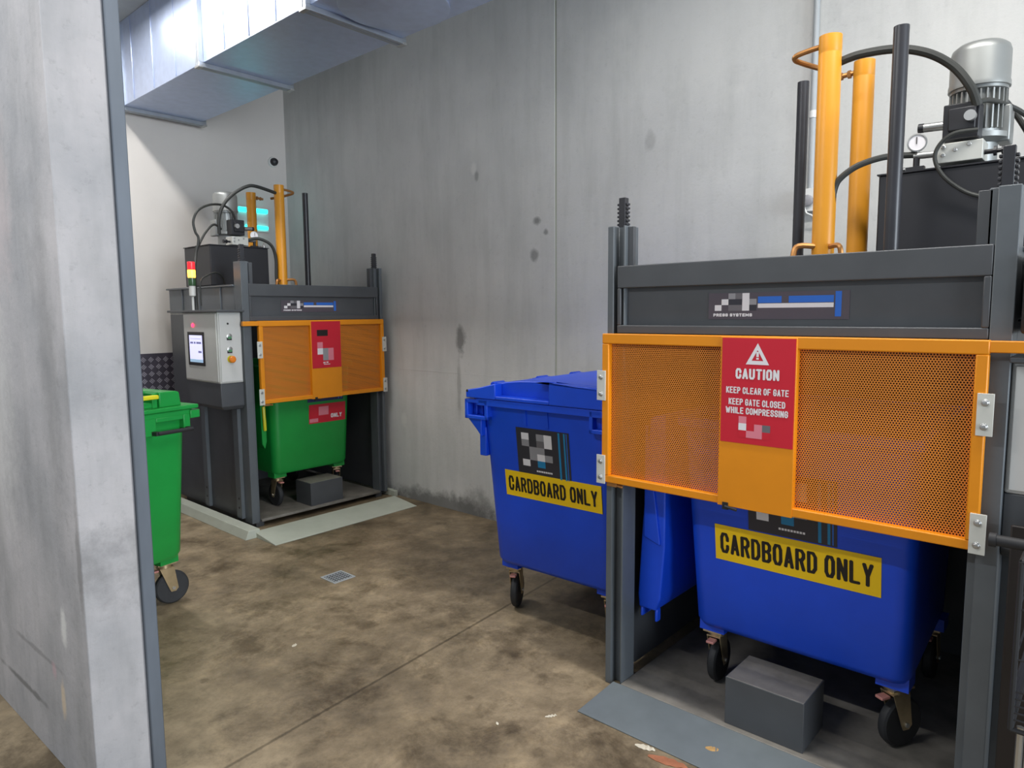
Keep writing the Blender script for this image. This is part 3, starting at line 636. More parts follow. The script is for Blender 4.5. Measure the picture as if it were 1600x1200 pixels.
def control_box(root, P):
    s = -1 if P['ctl'] == 'L' else 1; xo = 0.0 if P['ctl'] == 'L' else P['W']
    X = lambda t: xo + s*t
    def bx(m, a, y0, z0, b, y1, z1): return m.box(min(X(a), X(b)), y0, z0, max(X(a), X(b)), y1, z1)
    z0, z1 = P['cb']
    c = bx(MB().use('cabinet'), 0.001, 0.03, z0, 0.198, 0.66, z1)
    cb = c.build('control_cabinet', None, root, bevel=0.008)
    bx(MB(), 0.012, 0.022, z0+0.012, 0.188, 0.030, z1-0.012).build('button_panel', 'cabinet', cb, bevel=0.003)
    bx(MB(), 0.190, 0.05, z0+0.012, 0.204, 0.64, z1-0.012).build('cabinet_door', 'cabinet', cb, bevel=0.004)
    sk = MB().use('steel_grey')
    R = lambda e, z: [(X(0.001), 0.032+e, z), (X(0.195-e), 0.032+e, z), (X(0.195-e), 0.63-e, z), (X(0.001), 0.63-e, z)]
    sk.loft([R(0.03, z0-0.22), R(0.0, z0-0.19), R(0.0, z0)]); sk.build('cabinet_skirt', None, root, bevel=0.004)
    lid = bx(MB().use('steel_grey'), -0.0, -0.035, z1, 0.23, 0.90, z1+0.018).build('cabinet_roof', None, root, bevel=0.003)
    if P['ctl'] == 'L':
        # touch screen, red lamp on the door
        sc = bx(MB().use('ink'), 0.203, 0.262, 1.333, 0.209, 0.568, 1.613).build('touch_screen', None, root, bevel=0.003)
        d = MB(); xs = X(0.2095)
        def q(key, ya, yb, za, zb, off=0.0):
            d.use(key); d.box(xs-0.0004-off, ya, za, xs+0.0, yb, zb)
        q('screen', 0.292, 0.532, 1.36, 1.585); q('screen_band', 0.292, 0.532, 1.36, 1.385, 0.0004)
        for (ya, yb, z) in ((0.31, 0.40, 1.515), (0.415, 0.445, 1.515), (0.46, 0.515, 1.515), (0.31, 0.37, 1.44)):
            q('screen_text', ya, yb, z, z+0.016, 0.0004)
        q('screen_text', 0.31, 0.51, 1.555, 1.558, 0.0004)
        d.build('screen_display', None, sc, smooth=0)
        MB().lathe([(0.016, 0), (0.016, 0.006), (0.010, 0.012), (0.0, 0.013)], (X(0.204), 0.458, 1.668), (-1, 0, 0), 16).build('indicator_lamp', 'led_red', root)
        # buttons on the front face
        fy = 0.022
        MB().cyl((X(0.118), fy, 1.682), (X(0.118), fy-0.004, 1.682), 0.008, 12).build('lock', 'ink', root)
        for z in (1.58, 1.475):
            b = MB().use('zinc').lathe([(0.022, 0), (0.022, -0.008), (0.017, -0.010), (0.0, -0.010)], (X(0.112), fy, z), 'y', 18)
            b.use('ink').box(X(0.112)-0.02, fy-0.006, z-0.03, X(0.112)+0.02, fy-0.001, z-0.003)
            b.use('greenbtn').box(X(0.112)-0.014, fy-0.014, z-0.02, X(0.112)+0.014, fy-0.006, z-0.002)
            b.build('push_button', None, root)
        MB().use('yellow').lathe([(0.03, 0), (0.03, -0.004), (0, -0.004)], (X(0.105), fy, 1.395), 'y', 20).use('orange').lathe([(0.014, -0.004), (0.014, -0.02), (0.027, -0.024), (0.028, -0.034), (0.022, -0.04), (0.0, -0.042)], (X(0.105), fy, 1.395), 'y', 22).build('emergency_stop', None, root)
        # signal tower on the roof
        tx, ty = X(0.205), 0.43; zz = z1+0.018
        t = MB().use('cabinet').lathe([(0.010, zz), (0.010, zz+0.11), (0.026, zz+0.12), (0.026, zz+0.20), (0.0, zz+0.201)], (tx, ty, 0), 'z', 20).build('signal_tower', None, root)
        z = zz+0.202
        for key, n, h in (('lens_green', 'green_lens', 0.066), ('lens_amber', 'amber_lens', 0.062), ('lens_red', 'red_lens', 0.066)):
            MB().lathe([(0.029, z), (0.030, z+0.004), (0.030, z+h-0.004), (0.027, z+h), (0.0, z+h+0.001)], (tx, ty, 0), 'z', 22).build(n, key, t)
            z += h+0.001
        # side cable looms
        MB().tube([(X(0.17), 0.45, z1+0.02), (X(0.165), 0.46, 2.1), (X(0.13), 0.5, 2.26), (X(0.115), 0.5, 2.33)], 0.014, 8).build('cable_loom', 'hose', root)
    else:
        bx(MB().use('black'), 0.02, -0.02, z1+0.09, 0.26, 0.5, z1+0.34).build('switch_hood', None, root, bevel=0.01)

# the near compactor, its back to the right wall
RP = dict(W=1.53, dz=0, ctl='R', flip=1, gate=(0.0, 1.477), plate=(0.578, 0.88), sign=(1.272, 1.692), sign_text=True, logo=(0.486, 1.036, 1.765, 1.872),
          block=(0.60, 0.93), cylA=(0.803, 0.44), cylB=(0.825, 0.85), rods=[(1.10, 0.30, 2.85), (0.55, 0.86, 2.90)], tank=(0.99, 1.50), motor=(1.293, 0.72), cb=(1.2, 1.63),
          hoses=[([(0.84, 0.46, 2.826), (0.917, 0.46, 2.836), (1.044, 0.47, 2.828), (1.154, 0.48, 2.788), (1.239, 0.5, 2.723), (1.297, 0.51, 2.638), (1.32, 0.53, 2.57)], 0.017),
                 ([(0.835, 0.44, 2.25), (0.84, 0.44, 2.30), (0.861, 0.44, 2.345), (0.923, 0.46, 2.392), (1.008, 0.5, 2.420), (1.09, 0.55, 2.424), (1.12, 0.555, 2.42)], 0.013),
                 ([(1.330, 0.50, 2.474), (1.258, 0.48, 2.469), (1.212, 0.48, 2.436), (1.197, 0.48, 2.383), (1.228, 0.48, 2.314), (1.294, 0.49, 2.252), (1.358, 0.49, 2.221), (1.418, 0.49, 2.205), (1.49, 0.50, 2.20)], 0.008),
                 ([(1.30, 0.53, 2.58), (1.343, 0.60, 2.60), (1.385, 0.7, 2.598), (1.438, 0.8, 2.571), (1.50, 0.9, 2.50), (1.51, 0.95, 2.30)], 0.010),
                 ([(1.34, 0.80, 2.68), (1.385, 0.85, 2.62), (1.447, 0.85, 2.51), (1.51, 0.85, 2.37)], 0.011)])
rm = thing('waste_compactor', (2.687, 1.80, 0), -PI/2, 'near charcoal bin compactor with amber gate, legible caution sign and blue bin inside', 'compactor', 'bin compactors')
compactor(rm, RP); cylinders(rm, RP); power_pack(rm, RP); control_box(rm, RP)

# the far compactor, its back to the white wall
LP = dict(W=1.42, dz=0.045, ctl='L', flip=-1, gate=(0.115, 1.395), plate=(0.592, 0.902), sign=(1.275, 1.688), sign_text=False, logo=(0.362, 0.94, 1.772, 1.872), double=True,
          block=(0.58, 0.92), cylA=(0.667, 0.51), cylB=(0.685, 1.06), rods=[(1.03, 0.66, 2.92)], tank=(0.0, 0.54), motor=(0.275, 0.76), cb=(1.2, 1.775), mast=0.01,
          hoses=[([(0.63, 0.5, 2.855), (0.439, 0.5, 2.89), (0.359, 0.52, 2.88), (0.253, 0.55, 2.81), (0.165, 0.57, 2.707), (0.125, 0.58, 2.595), (0.13, 0.6, 2.46)], 0.015),
                 ([(0.29, 0.62, 2.60), (0.255, 0.6, 2.66), (0.185, 0.6, 2.705), (0.048, 0.55, 2.695), (-0.087, 0.5, 2.63), (-0.135, 0.5, 2.536), (-0.124, 0.5, 2.448), (-0.1, 0.5, 2.397), (-0.115, 0.5, 2.30)], 0.010),
                 ([(0.36, 0.58, 2.41), (0.447, 0.53, 2.435), (0.557, 0.5, 2.385), (0.602, 0.5, 2.27), (0.60, 0.5, 2.1), (0.61, 0.5, 2.0)], 0.014),
                 ([(-0.19, 0.32, 1.83), (-0.18, 0.33, 2.02), (-0.11, 0.35, 2.08), (-0.01, 0.4, 2.108), (0.07, 0.45, 2.07), (0.09, 0.47, 2.0)], 0.007),
                 ([(0.15, 0.60, 2.50), (0.074, 0.58, 2.53), (-0.021, 0.55, 2.444), (-0.115, 0.5, 2.31)], 0.010)])
lm = thing('waste_compactor', (2.756, 5.387, 0.045), 0, 'far charcoal bin compactor with touch screen and lit amber signal lamp, against the white wall', 'compactor', 'bin compactors')
compactor(lm, LP); cylinders(lm, LP); power_pack(lm, LP); control_box(lm, LP)
# steel feet carrying the far compactor
for x in (0.05, 1.30):
    MB().box(x, 0.03, -0.045, x+0.07, 1.38, 0.0).build('foot_rail', 'steel_grey', lm)

# ------------------------------------------------------------------ ramps and floor channel
def ramp_plate(name, loc, rz, w, run, h, mat, label, side=0.0):
    t = MB().use(mat)
    t.prism([(0, 0), (run, 0), (run, h), (run-0.01, h), (0, 0.006)], 'x', 0, w)
    o = t.build(name, None, None, bevel=0.002); o.location = loc; o.rotation_euler = (0, 0, rz)
    return tag(o, label, 'ramp', 'loading ramps')
ramp_plate('loading_ramp', (2.392, 1.75, 0), -PI/2, 1.44, 0.292, 0.022, 'slate', 'slate grey steel ramp plate in front of the near compactor')
ramp_plate('loading_ramp', (2.668, 4.866, 0), 0, 1.44, 0.33, 0.045, 'sage', 'pale sage green steel ramp plate in front of the far compactor')
fc = MB().use('sage').prism([(2.575, 0), (2.70, 0), (2.70, 0.07), (2.605, 0.07)], 'y', 5.16, 6.75).build('floor_rail', None, None, bevel=0.003)
tag(fc, 'long pale sage steel rail on the floor along the left side of the far compactor', 'rail')
fp = MB().use('sage').box(4.19, 5.30, 0, 4.235, 5.36, 0.055).box(4.19, 5.36, 0.0, 4.235, 6.5, 0.06).build('floor_rail', None, None, bevel=0.003)
tag(fp, 'short visible end of pale sage floor rail between far compactor and concrete wall', 'rail')

# ------------------------------------------------------------------ wheeled bins
def rrect(x0, x1, y0, y1, z, r, n=5):
    P = []
    for (cx, cy, a0) in ((x1-r, y1-r, 0), (x0+r, y1-r, PI/2), (x0+r, y0+r, PI), (x1-r, y0+r, 3*PI/2)):
        for i in range(n+1):
            a = a0 + (PI/2)*i/n; P.append((cx+r*math.cos(a), cy+r*math.sin(a), z))
    return P

def castor(bin_, x, y, ang, zp, pedal=True):
    R = 0.105; zc = R
    c, s = math.cos(ang), math.sin(ang)
    T = lambda p: (x + c*p[0]-s*p[1], y + s*p[0]+c*p[1], p[2])
    f = MB().use('goldzinc')
    f.box(-0.055, -0.045, zp-0.008, 0.055, 0.045, zp)
    f.cyl((0, 0, zp-0.03), (0, 0, zp-0.008), 0.04, 18)
    off = 0.035
    for sd in (-1, 1):
        f.prism([(-0.04, zp-0.03), (0.045, zp-0.03), (off+0.03, zc-0.005), (off+0.015, zc-0.022), (off-0.015, zc-0.022), (off-0.025, zc)], 'y', sd*0.031-0.002, sd*0.031+0.002)
    f.box(-0.04, -0.033, zp-0.034, 0.045, 0.033, zp-0.028)
    f.use('zinc').cyl((off, -0.040, zc), (off, 0.040, zc), 0.010, 10)
    f.warp(T); fo = f.build('castor_fork', None, bin_)
    w = MB().use('tyre')
    prof = [(0.050, -0.020), (0.078, -0.021), (0.094, -0.021), (R-0.003, -0.014), (R, 0), (R-0.003, 0.014), (0.094, 0.021), (0.078, 0.021), (0.050, 0.020)]
    w.lathe(prof, (off, 0, zc), 'y', 32)
    w.use('rubber').lathe([(0.0, -0.024), (0.02, -0.024), (0.022, -0.014), (0.06, -0.013), (0.062, 0.013), (0.022, 0.014), (0.02, 0.024), (0.0, 0.024)], (off, 0, zc), 'y', 24)
    w.warp(T); w.build('wheel', None, fo)
    if pedal:
        p = MB().use('pedal').box(-0.085, -0.018, zp-0.05, -0.04, 0.018, zp-0.038); p.warp(T); p.build('brake_pedal', None, fo, bevel=0.003)

def bin_body(root, Bp, mat):
    wt, wb, L, rim, bot = Bp['wt'], Bp['wb'], Bp['L'], Bp['rim'], 0.30
    tf = Bp.get('taper', 0.11); k = tf/(rim-bot)
    def ring(z, inset=0.0, r=0.07):
        t = (z-bot)/(rim-bot); hw = (wb+(wt-wb)*t)/2-inset; y0 = tf*(1-t)+inset; y1 = L-0.09*(1-t)-inset
        return [(p[0]*(1-Bp.get('back', 0.04)*max(0, p[1])/L), p[1], p[2]) for p in rrect(-hw, hw, y0, y1, z, r)]
    m = MB().use(mat)
    m.loft([ring(bot-0.0, 0.05, 0.05), ring(bot+0.012, 0.015, 0.06), ring(bot+0.04), ring(0.6), ring(0.9), ring(rim-0.05), ring(rim), ring(rim, 0.012), ring(rim-0.05, 0.012), ring(0.6, 0.012), ring(bot+0.05, 0.014)])
    # reinforcing ribs under the rim on the end face
    for x in Bp.get('ribs', ()):
        yA = lambda z: tf*(1-(z-bot)/(rim-bot))
        m.loft([[(x-0.012, yA(z)-0.006, z), (x+0.012, yA(z)-0.006, z), (x+0.012, yA(z)+0.01, z), (x-0.012, yA(z)+0.01, z)] for z in (rim-0.125, rim-0.03)])
    # mounting pads above the castors
    for sx in (-1, 1):
        for y in (tf+0.10, L-0.22):
            m.box(sx*(wb/2-0.075)-0.06, y-0.055, bot-0.028, sx*(wb/2-0.075)+0.06, y+0.055, bot+0.03)
    b = m.build('body', None, root, bevel=0.0, smooth=40)
    # rim band
    hw = wt/2; e = Bp.get('rimout', 0.03)
    r = MB().use(mat)
    o = rrect(-hw-e, hw+e, -e, L+e, rim-0.032, 0.05); nb = lambda P_: [(p[0]*(1-Bp.get('back', 0.04)*max(0, p[1])/L), p[1], p[2]) for p in P_]; o = nb(o); o2 = [(p[0], p[1], rim+0.006) for p in o]
    i2 = nb(rrect(-hw+0.014, hw-0.014, 0.014, L-0.014, rim+0.006, 0.05)); i1 = [(p[0], p[1], rim-0.032) for p in i2]
    r.loft([o, o2, i2, i1, o], cap0=False, cap1=False)
    bmesh.ops.remove_doubles(r.bm, verts=r.bm.verts, dist=1e-5)
    r.build('rim', None, root, bevel=0.003)
    # lifting sockets at the corners
    ew = Bp.get('ear', 0.0)
    if ew:
        for sx in (-1, 1):
            xa, xb = (hw+0.09-ew, hw+0.09)
            if sx < 0: xa, xb = -xb, -xa
            for y0, y1 in ((-0.03, 0.09), (L-0.09, L+0.03)):
                q = MB().use(mat); t = 0.022; z0, z1 = rim-0.115, rim-0.0
                q.box(xa, y0, z0, xb, y1, z0+t); q.box(xa, y0, z1-t, xb, y1, z1); q.box(xa, y0, z0, xa+t, y1, z1); q.box(xb-t, y0, z0, xb, y1, z1)
                q.box(xa+t, (y0+y1)/2-0.006, z0+t, xb-t, (y0+y1)/2+0.006, z1-t)
                for i in (1, 2): q.box(xa+t+(xb-xa-2*t)*i/3-0.004, y0+0.03, z0+t, xa+t+(xb-xa-2*t)*i/3+0.004, y1-0.03, z1-t)
                g = hw+0.085; xs = [sx*(hw-0.02), sx*g, sx*(hw+0.02), sx*(hw-0.02)]; zs = [z0, z0, z0-0.06, z0-0.10]
                q.prism(list(zip(xs, zs)) if sx > 0 else list(zip(xs, zs))[::-1], 'y', y0+0.02, y1-0.02)
                q.box(min(sx*(hw-0.03), sx*(hw+0.018)), y0+0.05, z0-0.22, max(sx*(hw-0.03), sx*(hw+0.018)), y1-0.03, z0-0.05)
                q.build('lifting_socket', None, root, bevel=0.004)
    # castors
    angs = Bp['cast']; n = 0
    for sx in (-1, 1):
        for y in (tf+0.10, L-0.22):
            castor(root, sx*(wb/2-0.075), y, angs[n], bot-0.028); n += 1
    return k

def on_end(mb, Bp, y=-0.0):
    """lay a flat design (x, y offset, z) on the sloping end face of a bin"""
    tf, rim, bot = Bp.get('taper', 0.11), Bp['rim'], 0.30
    mb.warp(lambda c: (c.x, c.y + tf*(1-(c.z-bot)/(rim-bot)), c.z)); return mb

def cardboard_label(root, Bp, x0, x1, z0, z1):
    m = MB().use('label_yellow').box(x0, -0.0025, z0, x1, 0.001, z1); w, h = x1-x0, z1-z0
    m.use('ink').text('CARDBOARD ONLY', x0+0.035*w, z0+0.21*h, 0.58*h, -0.0032, 0.925*w, 0.20)
    on_end(m, Bp).build('cardboard_only_label', None, root, smooth=0, keep_normals=True)

def company_sticker(root, Bp, x0, x1, z0, z1, cells, dashes=True):
    m = MB().use('sticker_dark').box(x0, -0.0022, z0, x1, 0.001, z1); w, h = x1-x0, z1-z0
    mosaic(m, cells, x0+0.10*w, z0+0.20*h, 0.58*w, 0.70*h, -0.0028)
    m.use('print_teal').rect(x0+0.80*w, z0+0.02*h, x0+0.835*w, z0+0.98*h, -0.0028).rect(x0+0.90*w, z0+0.02*h, x0+0.93*w, z0+0.98*h, -0.0028)
    m.use('sticker_blue').rect(x0+0.95*w, z0+0.02*h, x0+0.965*w, z0+0.98*h, -0.0028)
    m.use('print_white')
    for i in range(9): m.rect(x0+(0.36+0.034*i)*w, z0+0.10*h, x0+(0.386+0.034*i)*w, z0+0.135*h, -0.0028)
    on_end(m, Bp).build('company_sticker', None, root, smooth=0, keep_normals=True)

def arched_lid(root, Bp, mat, hinge=-1):
    """closed lid: arched across x with a recessed grip in its front lip"""
    rim, L, hw = Bp['rim']+0.008, Bp['L'], Bp['wt']/2+0.075
    P = [(-hw, 0), (hw, 0), (hw, 0.07), (hw-0.03, 0.098), (hw-0.12, 0.112), (hw-0.36, 0.114), (0, 0.114), (-hw+0.36, 0.110), (-hw+0.26, 0.100), (-hw+0.10, 0.062), (-hw, 0.045)]
    z = lambda x: [a[1]+(b[1]-a[1])*(x-a[0])/(b[0]-a[0]) for a, b in zip(P[2:-1], P[3:]) if min(a[0], b[0])-1e-9 <= x <= max(a[0], b[0])+1e-9][0]
    m = MB().use(mat)
    m.prism([(x, rim+t) for x, t in P], 'y', 0.03, L+0.03)
    gx0, gx1 = -hw+0.225, -hw+0.60
    fl = [(-hw, 0), (gx0, 0), (gx0, z(gx0)), (-hw+0.10, 0.062), (-hw, 0.045)]
    m.prism([(x, rim+t) for x, t in fl], 'y', -0.035, 0.03)
    fr = [(gx1, 0), (hw, 0), (hw, 0.07), (hw-0.03, 0.098), (hw-0.12, 0.112), (hw-0.36, 0.114), (0, 0.114), (gx1, z(gx1))]
    m.prism([(x, rim+t) for x, t in fr], 'y', -0.035, 0.03)
    m.box(gx0, -0.035, rim, gx1, 0.03, rim+0.022)
    lid = m.build('lid', None, root, bevel=0.006, smooth=14)
    h = MB().use(mat)
    for y in (0.18, 0.62, 1.0):
        h.cyl((hinge*(hw-0.02), y, rim+0.055), (hinge*(hw-0.02), y+0.10, rim+0.055), 0.020, 12)
        h.box(min(hinge*(hw+0.0), hinge*(hw-0.12)), y+0.01, rim+0.035, max(hinge*hw, hinge*(hw-0.12)), y+0.09, rim+0.07)
    h.use('ink').cyl((hinge*(hw-0.012), -0.038, rim+0.04), (hinge*(hw-0.012), -0.030, rim+0.04), 0.008, 10)
    h.build('lid_hinge', None, lid, bevel=0.003)
    g = MB().use(mat)
    for i in range(6): g.box(-hw+0.12+i*0.022, 0.30, rim+0.06+i*0.005, -hw+0.13+i*0.022, 0.46, rim+0.072+i*0.0053)
    g.build('lid_ribs', None, lid)
    return lid

BINS = 'wheeled waste bins'
# closed blue bin between the near compactor and the wall
B1 = dict(wt=0.86, wb=0.83, L=1.22, rim=1.303, taper=0.11, ear=0.175, cast=(2.02, PI/2, PI/2+0.3, PI/2), ribs=(-0.10, 0.05))
b1 = thing('wheeled_bin', (2.842, 2.345, 0), -PI/2+0.03, 'closed blue wheeled bin marked CARDBOARD ONLY, standing beside the near compactor', 'bin', BINS)
bin_body(b1, B1, 'blue'); arched_lid(b1, B1, 'blue')
cardboard_label(b1, B1, -0.275, 0.375, 0.755, 0.905)
company_sticker(b1, B1, -0.17, 0.19, 0.895, 1.165, ['wdgw', 'gdmw', 'dgg.', 'dgwg', 'w.t.'])

# open blue bin inside the near compactor, lid hanging down its left side
B2 = dict(wt=0.95, wb=0.915, L=1.14, rim=1.303, taper=0.13, ear=0, back=0.10, cast=(PI/2+0.05, PI/2, PI/2-0.5, PI/2), rimout=0.02)
b2 = thing('wheeled_bin', (2.775, 0.995, 0.022), -PI/2, 'blue wheeled bin marked CARDBOARD ONLY inside the near compactor, lid hanging open', 'bin', BINS)
bin_body(b2, B2, 'blue')
cardboard_label(b2, B2, -0.325, 0.35, 0.67, 0.835)
company_sticker(b2, B2, -0.17, 0.19, 0.84, 1.11, ['wdgw', 'gdmw', 'dgg.', 'dgwg', 'w.t.'])
ld = MB().use('blue')
ld.prism([(-0.665, 1.28), (-0.585, 1.30), (-0.580, 0.66), (-0.60, 0.40), (-0.625, 0.335), (-0.715, 0.335), (-0.722, 0.40), (-0.705, 0.70)], 'y', 0.07, 1.10)
ld.box(-0.715, 0.08, 0.285, -0.70, 1.08, 0.34); ld.box(-0.635, 0.08, 0.275, -0.62, 0.12, 0.34)
lid2 = ld.build('lid', None, b2, bevel=0.008)
MB().use('blue').prism([(-0.685, 0.70), (-0.60, 0.67), (-0.60, 0.68), (-0.675, 1.2), (-0.67, 1.24), (-0.685, 1.24)], 'y', 0.058, 0.072).build('lid_grip', None, lid2, bevel=0.003)

# green bin inside the far compactor
B3 = dict(wt=0.83, wb=0.77, L=1.15, rim=1.28, taper=0.06, ear=0, cast=(PI/2, PI/2, PI/2-0.4, PI/2), rimout=0.02)
b3 = thing('wheeled_bin', (3.462, 5.50, 0.067), 0, 'green wheeled bin with red label standing inside the far compactor', 'bin', BINS)
bin_body(b3, B3, 'green')
rl = MB().use('sticker_red').box(-0.045, -0.0025, 0.73, 0.345, 0.001, 0.905)
rl.use('print_pink').rect(0.055, 0.80, 0.16, 0.88, -0.003).rect(-0.04, 0.74, 0.05, 0.775, -0.003)
rl.use('print_white').text('ONLY', 0.185, 0.765, 0.04, -0.0031, 0.12)
on_end(rl, B3).build('red_label', None, b3, smooth=0, keep_normals=True)
nl = MB().use('sticker_navy').box(-0.06, -0.0022, 0.93, 0.32, 0.001, 1.19)
nl.use('print_white')
for i in range(16): nl.rect(-0.03+i*0.0155, 0.965, -0.018+i*0.0155, 0.978, -0.003)
nl.use('sticker_blue').rect(0.265, 0.94, 0.275, 1.18, -0.003).rect(0.295, 0.94, 0.305, 1.18, -0.003)
on_end(nl, B3).build('navy_sticker', None, b3, smooth=0, keep_normals=True)
MB().use('green').prism([(-0.47, 1.28), (-0.43, 1.30), (-0.425, 0.62), (-0.445, 0.55), (-0.47, 0.60), (-0.475, 1.0)], 'y', 0.10, 1.0).build('lid', None, b3, bevel=0.006)
MB().use('yellow').tube([(-0.452, 0.088, 0.93), (-0.455, 0.080, 0.86), (-0.452, 0.080, 0.78), (-0.447, 0.088, 0.72)], 0.014, 8).build('lid_handle', None, b3)

# green bin at the left, partly behind the concrete wall end
B4 = dict(wt=0.74, wb=0.66, L=0.98, rim=1.225, taper=0.05, ear=0, cast=(0.2, 0.3, -0.20, 0.1), rimout=0.03)
b4 = thing('wheeled_bin', (1.437, 4.182, 0), math.radians(12), 'green wheeled bin with black handle bar, partly hidden behind the concrete wall end', 'bin', BINS)
bin_body(b4, B4, 'green')
hb = MB().use('rubber').cyl((0.12, -0.075, 1.118), (0.345, -0.075, 1.118), 0.012, 14)
for x in (0.12, 0.335): hb.box(x-0.012, -0.08, 1.107, x+0.012, 0.02, 1.129)
hb.build('handle_bar', None, b4)
sk4 = MB().use('green')
sk4.box(-0.36, -0.035, 1.10, 0.14, 0.03, 1.204).box(0.315, -0.035, 1.12, 0.36, 0.03, 1.204).box(0.14, -0.034, 1.175, 0.315, 0.03, 1.204)
sk4.box(0.36, -0.04, 1.175, 0.425, 0.10, 1.224)
sk4.build('handle_surround', None, b4, bevel=0.005)
MB().use('green').box(0.095, 0.022, 0.36, 0.101, 0.03, 1.1).warp(lambda c: (c.x, c.y+0.026-0.03*(c.z-0.36), c.z)).build('moulding_line', None, b4)
l4 = MB().use('green')
l4.box(-0.41, -0.045, 1.233, 0.415, 1.0, 1.258)
l4.box(-0.40, 0.02, 1.257, 0.18, 0.96, 1.29)
l4.prism([(0.19, 1.257), (0.33, 1.257), (0.32, 1.338), (0.305, 1.345), (0.20, 1.350), (0.19, 1.345)], 'y', 0.0, 0.9)
l4.prism([(-0.40, 1.288), (0.188, 1.288), (0.188, 1.345), (0.08, 1.372), (-0.40, 1.39)], 'y', 0.10, 0.92)
lid4 = l4.build('lid', None, b4, bevel=0.006)
MB().use('yellow').box(-0.40, -0.025, 1.312, 0.175, 0.015, 1.336).build('lid_handle', None, lid4, bevel=0.006)
g4 = MB().use('green').box(0.155, 0.014, 1.257, 0.187, 0.10, 1.345)
g4.build('handle_lug', None, lid4, bevel=0.003)

# ------------------------------------------------------------------ duct under the ceiling
dx0, dx1, dzb = 2.525, 3.25, 3.70
du = thing('air_duct', (dx0, YB, dzb), 0, 'large galvanised rectangular air duct running under the ceiling from the white wall', 'duct')
for i, (ya, yb_) in enumerate(((YB-0.003, 5.40), (5.37, 3.94), (3.91, 2.78))):
    d_ = MB().box(0, yb_-YB, 0, dx1-dx0, ya-YB, ZC-dzb-0.002)
    for q in (0.25, 0.5, 0.75):
        y_ = yb_-YB+(ya-yb_)*q; d_.box(-0.006, y_-0.006, 0.01, 0.0, y_+0.006, ZC-dzb-0.01)
    d_.build('duct_section', 'duct', du, bevel=0.003)
for y in (7.0, 5.385, 3.925):
    f = MB().use('flange'); w = dx1-dx0; h = ZC-dzb-0.003; e = 0.034
    for (a, b) in ((y-0.034-YB, y-0.003-YB), (y+0.003-YB, y+0.034-YB)):
        f.box(-e, a, -e, w+e, b, 0.0); f.box(-e, a, 0.0, 0.0, b, h); f.box(w, a, 0.0, w+e, b, h)
    f.use('zinc').box(-e-0.005, y-0.038-YB, -e-0.005, -e+0.03, y+0.038-YB, -e+0.012).box(w+e-0.03, y-0.038-YB, -e-0.005, w+e+0.005, y+0.038-YB, -e+0.012)
    f.build('duct_flange', None, du, bevel=0.002)
sp_ = MB().use('duct').lathe([(0.345, 0.0), (0.345, -0.018), (0.33, -0.022), (0.0, -0.022)], (0.355, 3.52-YB, 0), 'z', 48)
sp_.build('round_spigot', None, du)

# ------------------------------------------------------------------ small wall fittings
cm = thing('security_camera', (4.085, YB, 3.462), 0, 'small black dome camera high on the white wall by the corner', 'camera')
MB().lathe([(0.055, 0.0), (0.055, -0.02), (0.05, -0.03), (0.0, -0.03)], (0, 0, 0), 'y', 24).build('base', 'white', cm)
MB().lathe([(0.042, -0.03), (0.042, -0.05), (0.03, -0.075), (0.0, -0.085)], (0, 0, 0), 'y', 24).build('dome', 'black', cm)
el = thing('light_unit', (3.82, YB, 2.83), 0, 'wall light with two cyan lit strips behind the far yellow cylinders', 'light')
MB().box(-0.19, -0.03, -0.14, 0.18, 0, 0.12).build('housing', 'white', el, bevel=0.008)
MB().cyl((-0.17, -0.045, 0.082), (0.15, -0.045, 0.082), 0.024, 14).build('lit_strip', 'cyan', el)
MB().cyl((-0.10, -0.045, -0.095), (0.15, -0.045, -0.095), 0.020, 14).build('lit_strip', 'cyan', el)
cd = thing('conduit', (XW-0.02, 1.43, 0), 0, 'thin grey vertical conduit pipe on the concrete wall behind the near compactor', 'conduit')
MB().cyl((0, 0, 2.50), (0, 0, ZC), 0.017, 14).build('pipe', 'conduit', cd)
MB().cyl((0, 0, 2.90), (0, 0, 2.94), 0.021, 14).box(-0.022, -0.03, 3.6, 0.02, 0.03, 3.62).build('coupling', 'white', cd)
jb = MB().use('white').box(-0.035, -0.05, 2.37, 0.02, 0.05, 2.50); jb.use('print_grey').lathe([(0.032, 0), (0.032, -0.02), (0.02, -0.026), (0, -0.026)], (-0.035, 0, 2.43), 'x', 20)
jb.use('white').tube([(-0.05, 0.02, 2.41), (-0.055, 0.0, 2.36), (-0.045, -0.03, 2.34), (-0.02, -0.04, 2.30)], 0.006, 8)
jb.build('socket_outlet', None, cd, bevel=0.004)

# ------------------------------------------------------------------ floor drain, litter
dr = thing('floor_drain', (2.613, 3.945, 0), 0, 'small square metal floor drain grate in the middle of the floor', 'drain')
MB().box(-0.085, -0.085, 0, 0.085, -0.07, 0.004).box(-0.085, 0.07, 0, 0.085, 0.085, 0.004).box(-0.085, -0.07, 0, -0.07, 0.07, 0.004).box(0.07, -0.07, 0, 0.085, 0.07, 0.004).build('frame', 'conduit', dr)
g = MB().use('black').box(-0.07, -0.07, -0.001, 0.07, 0.07, 0.001).use('conduit')
for i in range(6):
    for j in range(6): 
        g.box(-0.066+i*0.023, -0.066+j*0.023, 0.001, -0.051+i*0.023, -0.056+j*0.023, 0.004)
g.build('grate', None, dr)

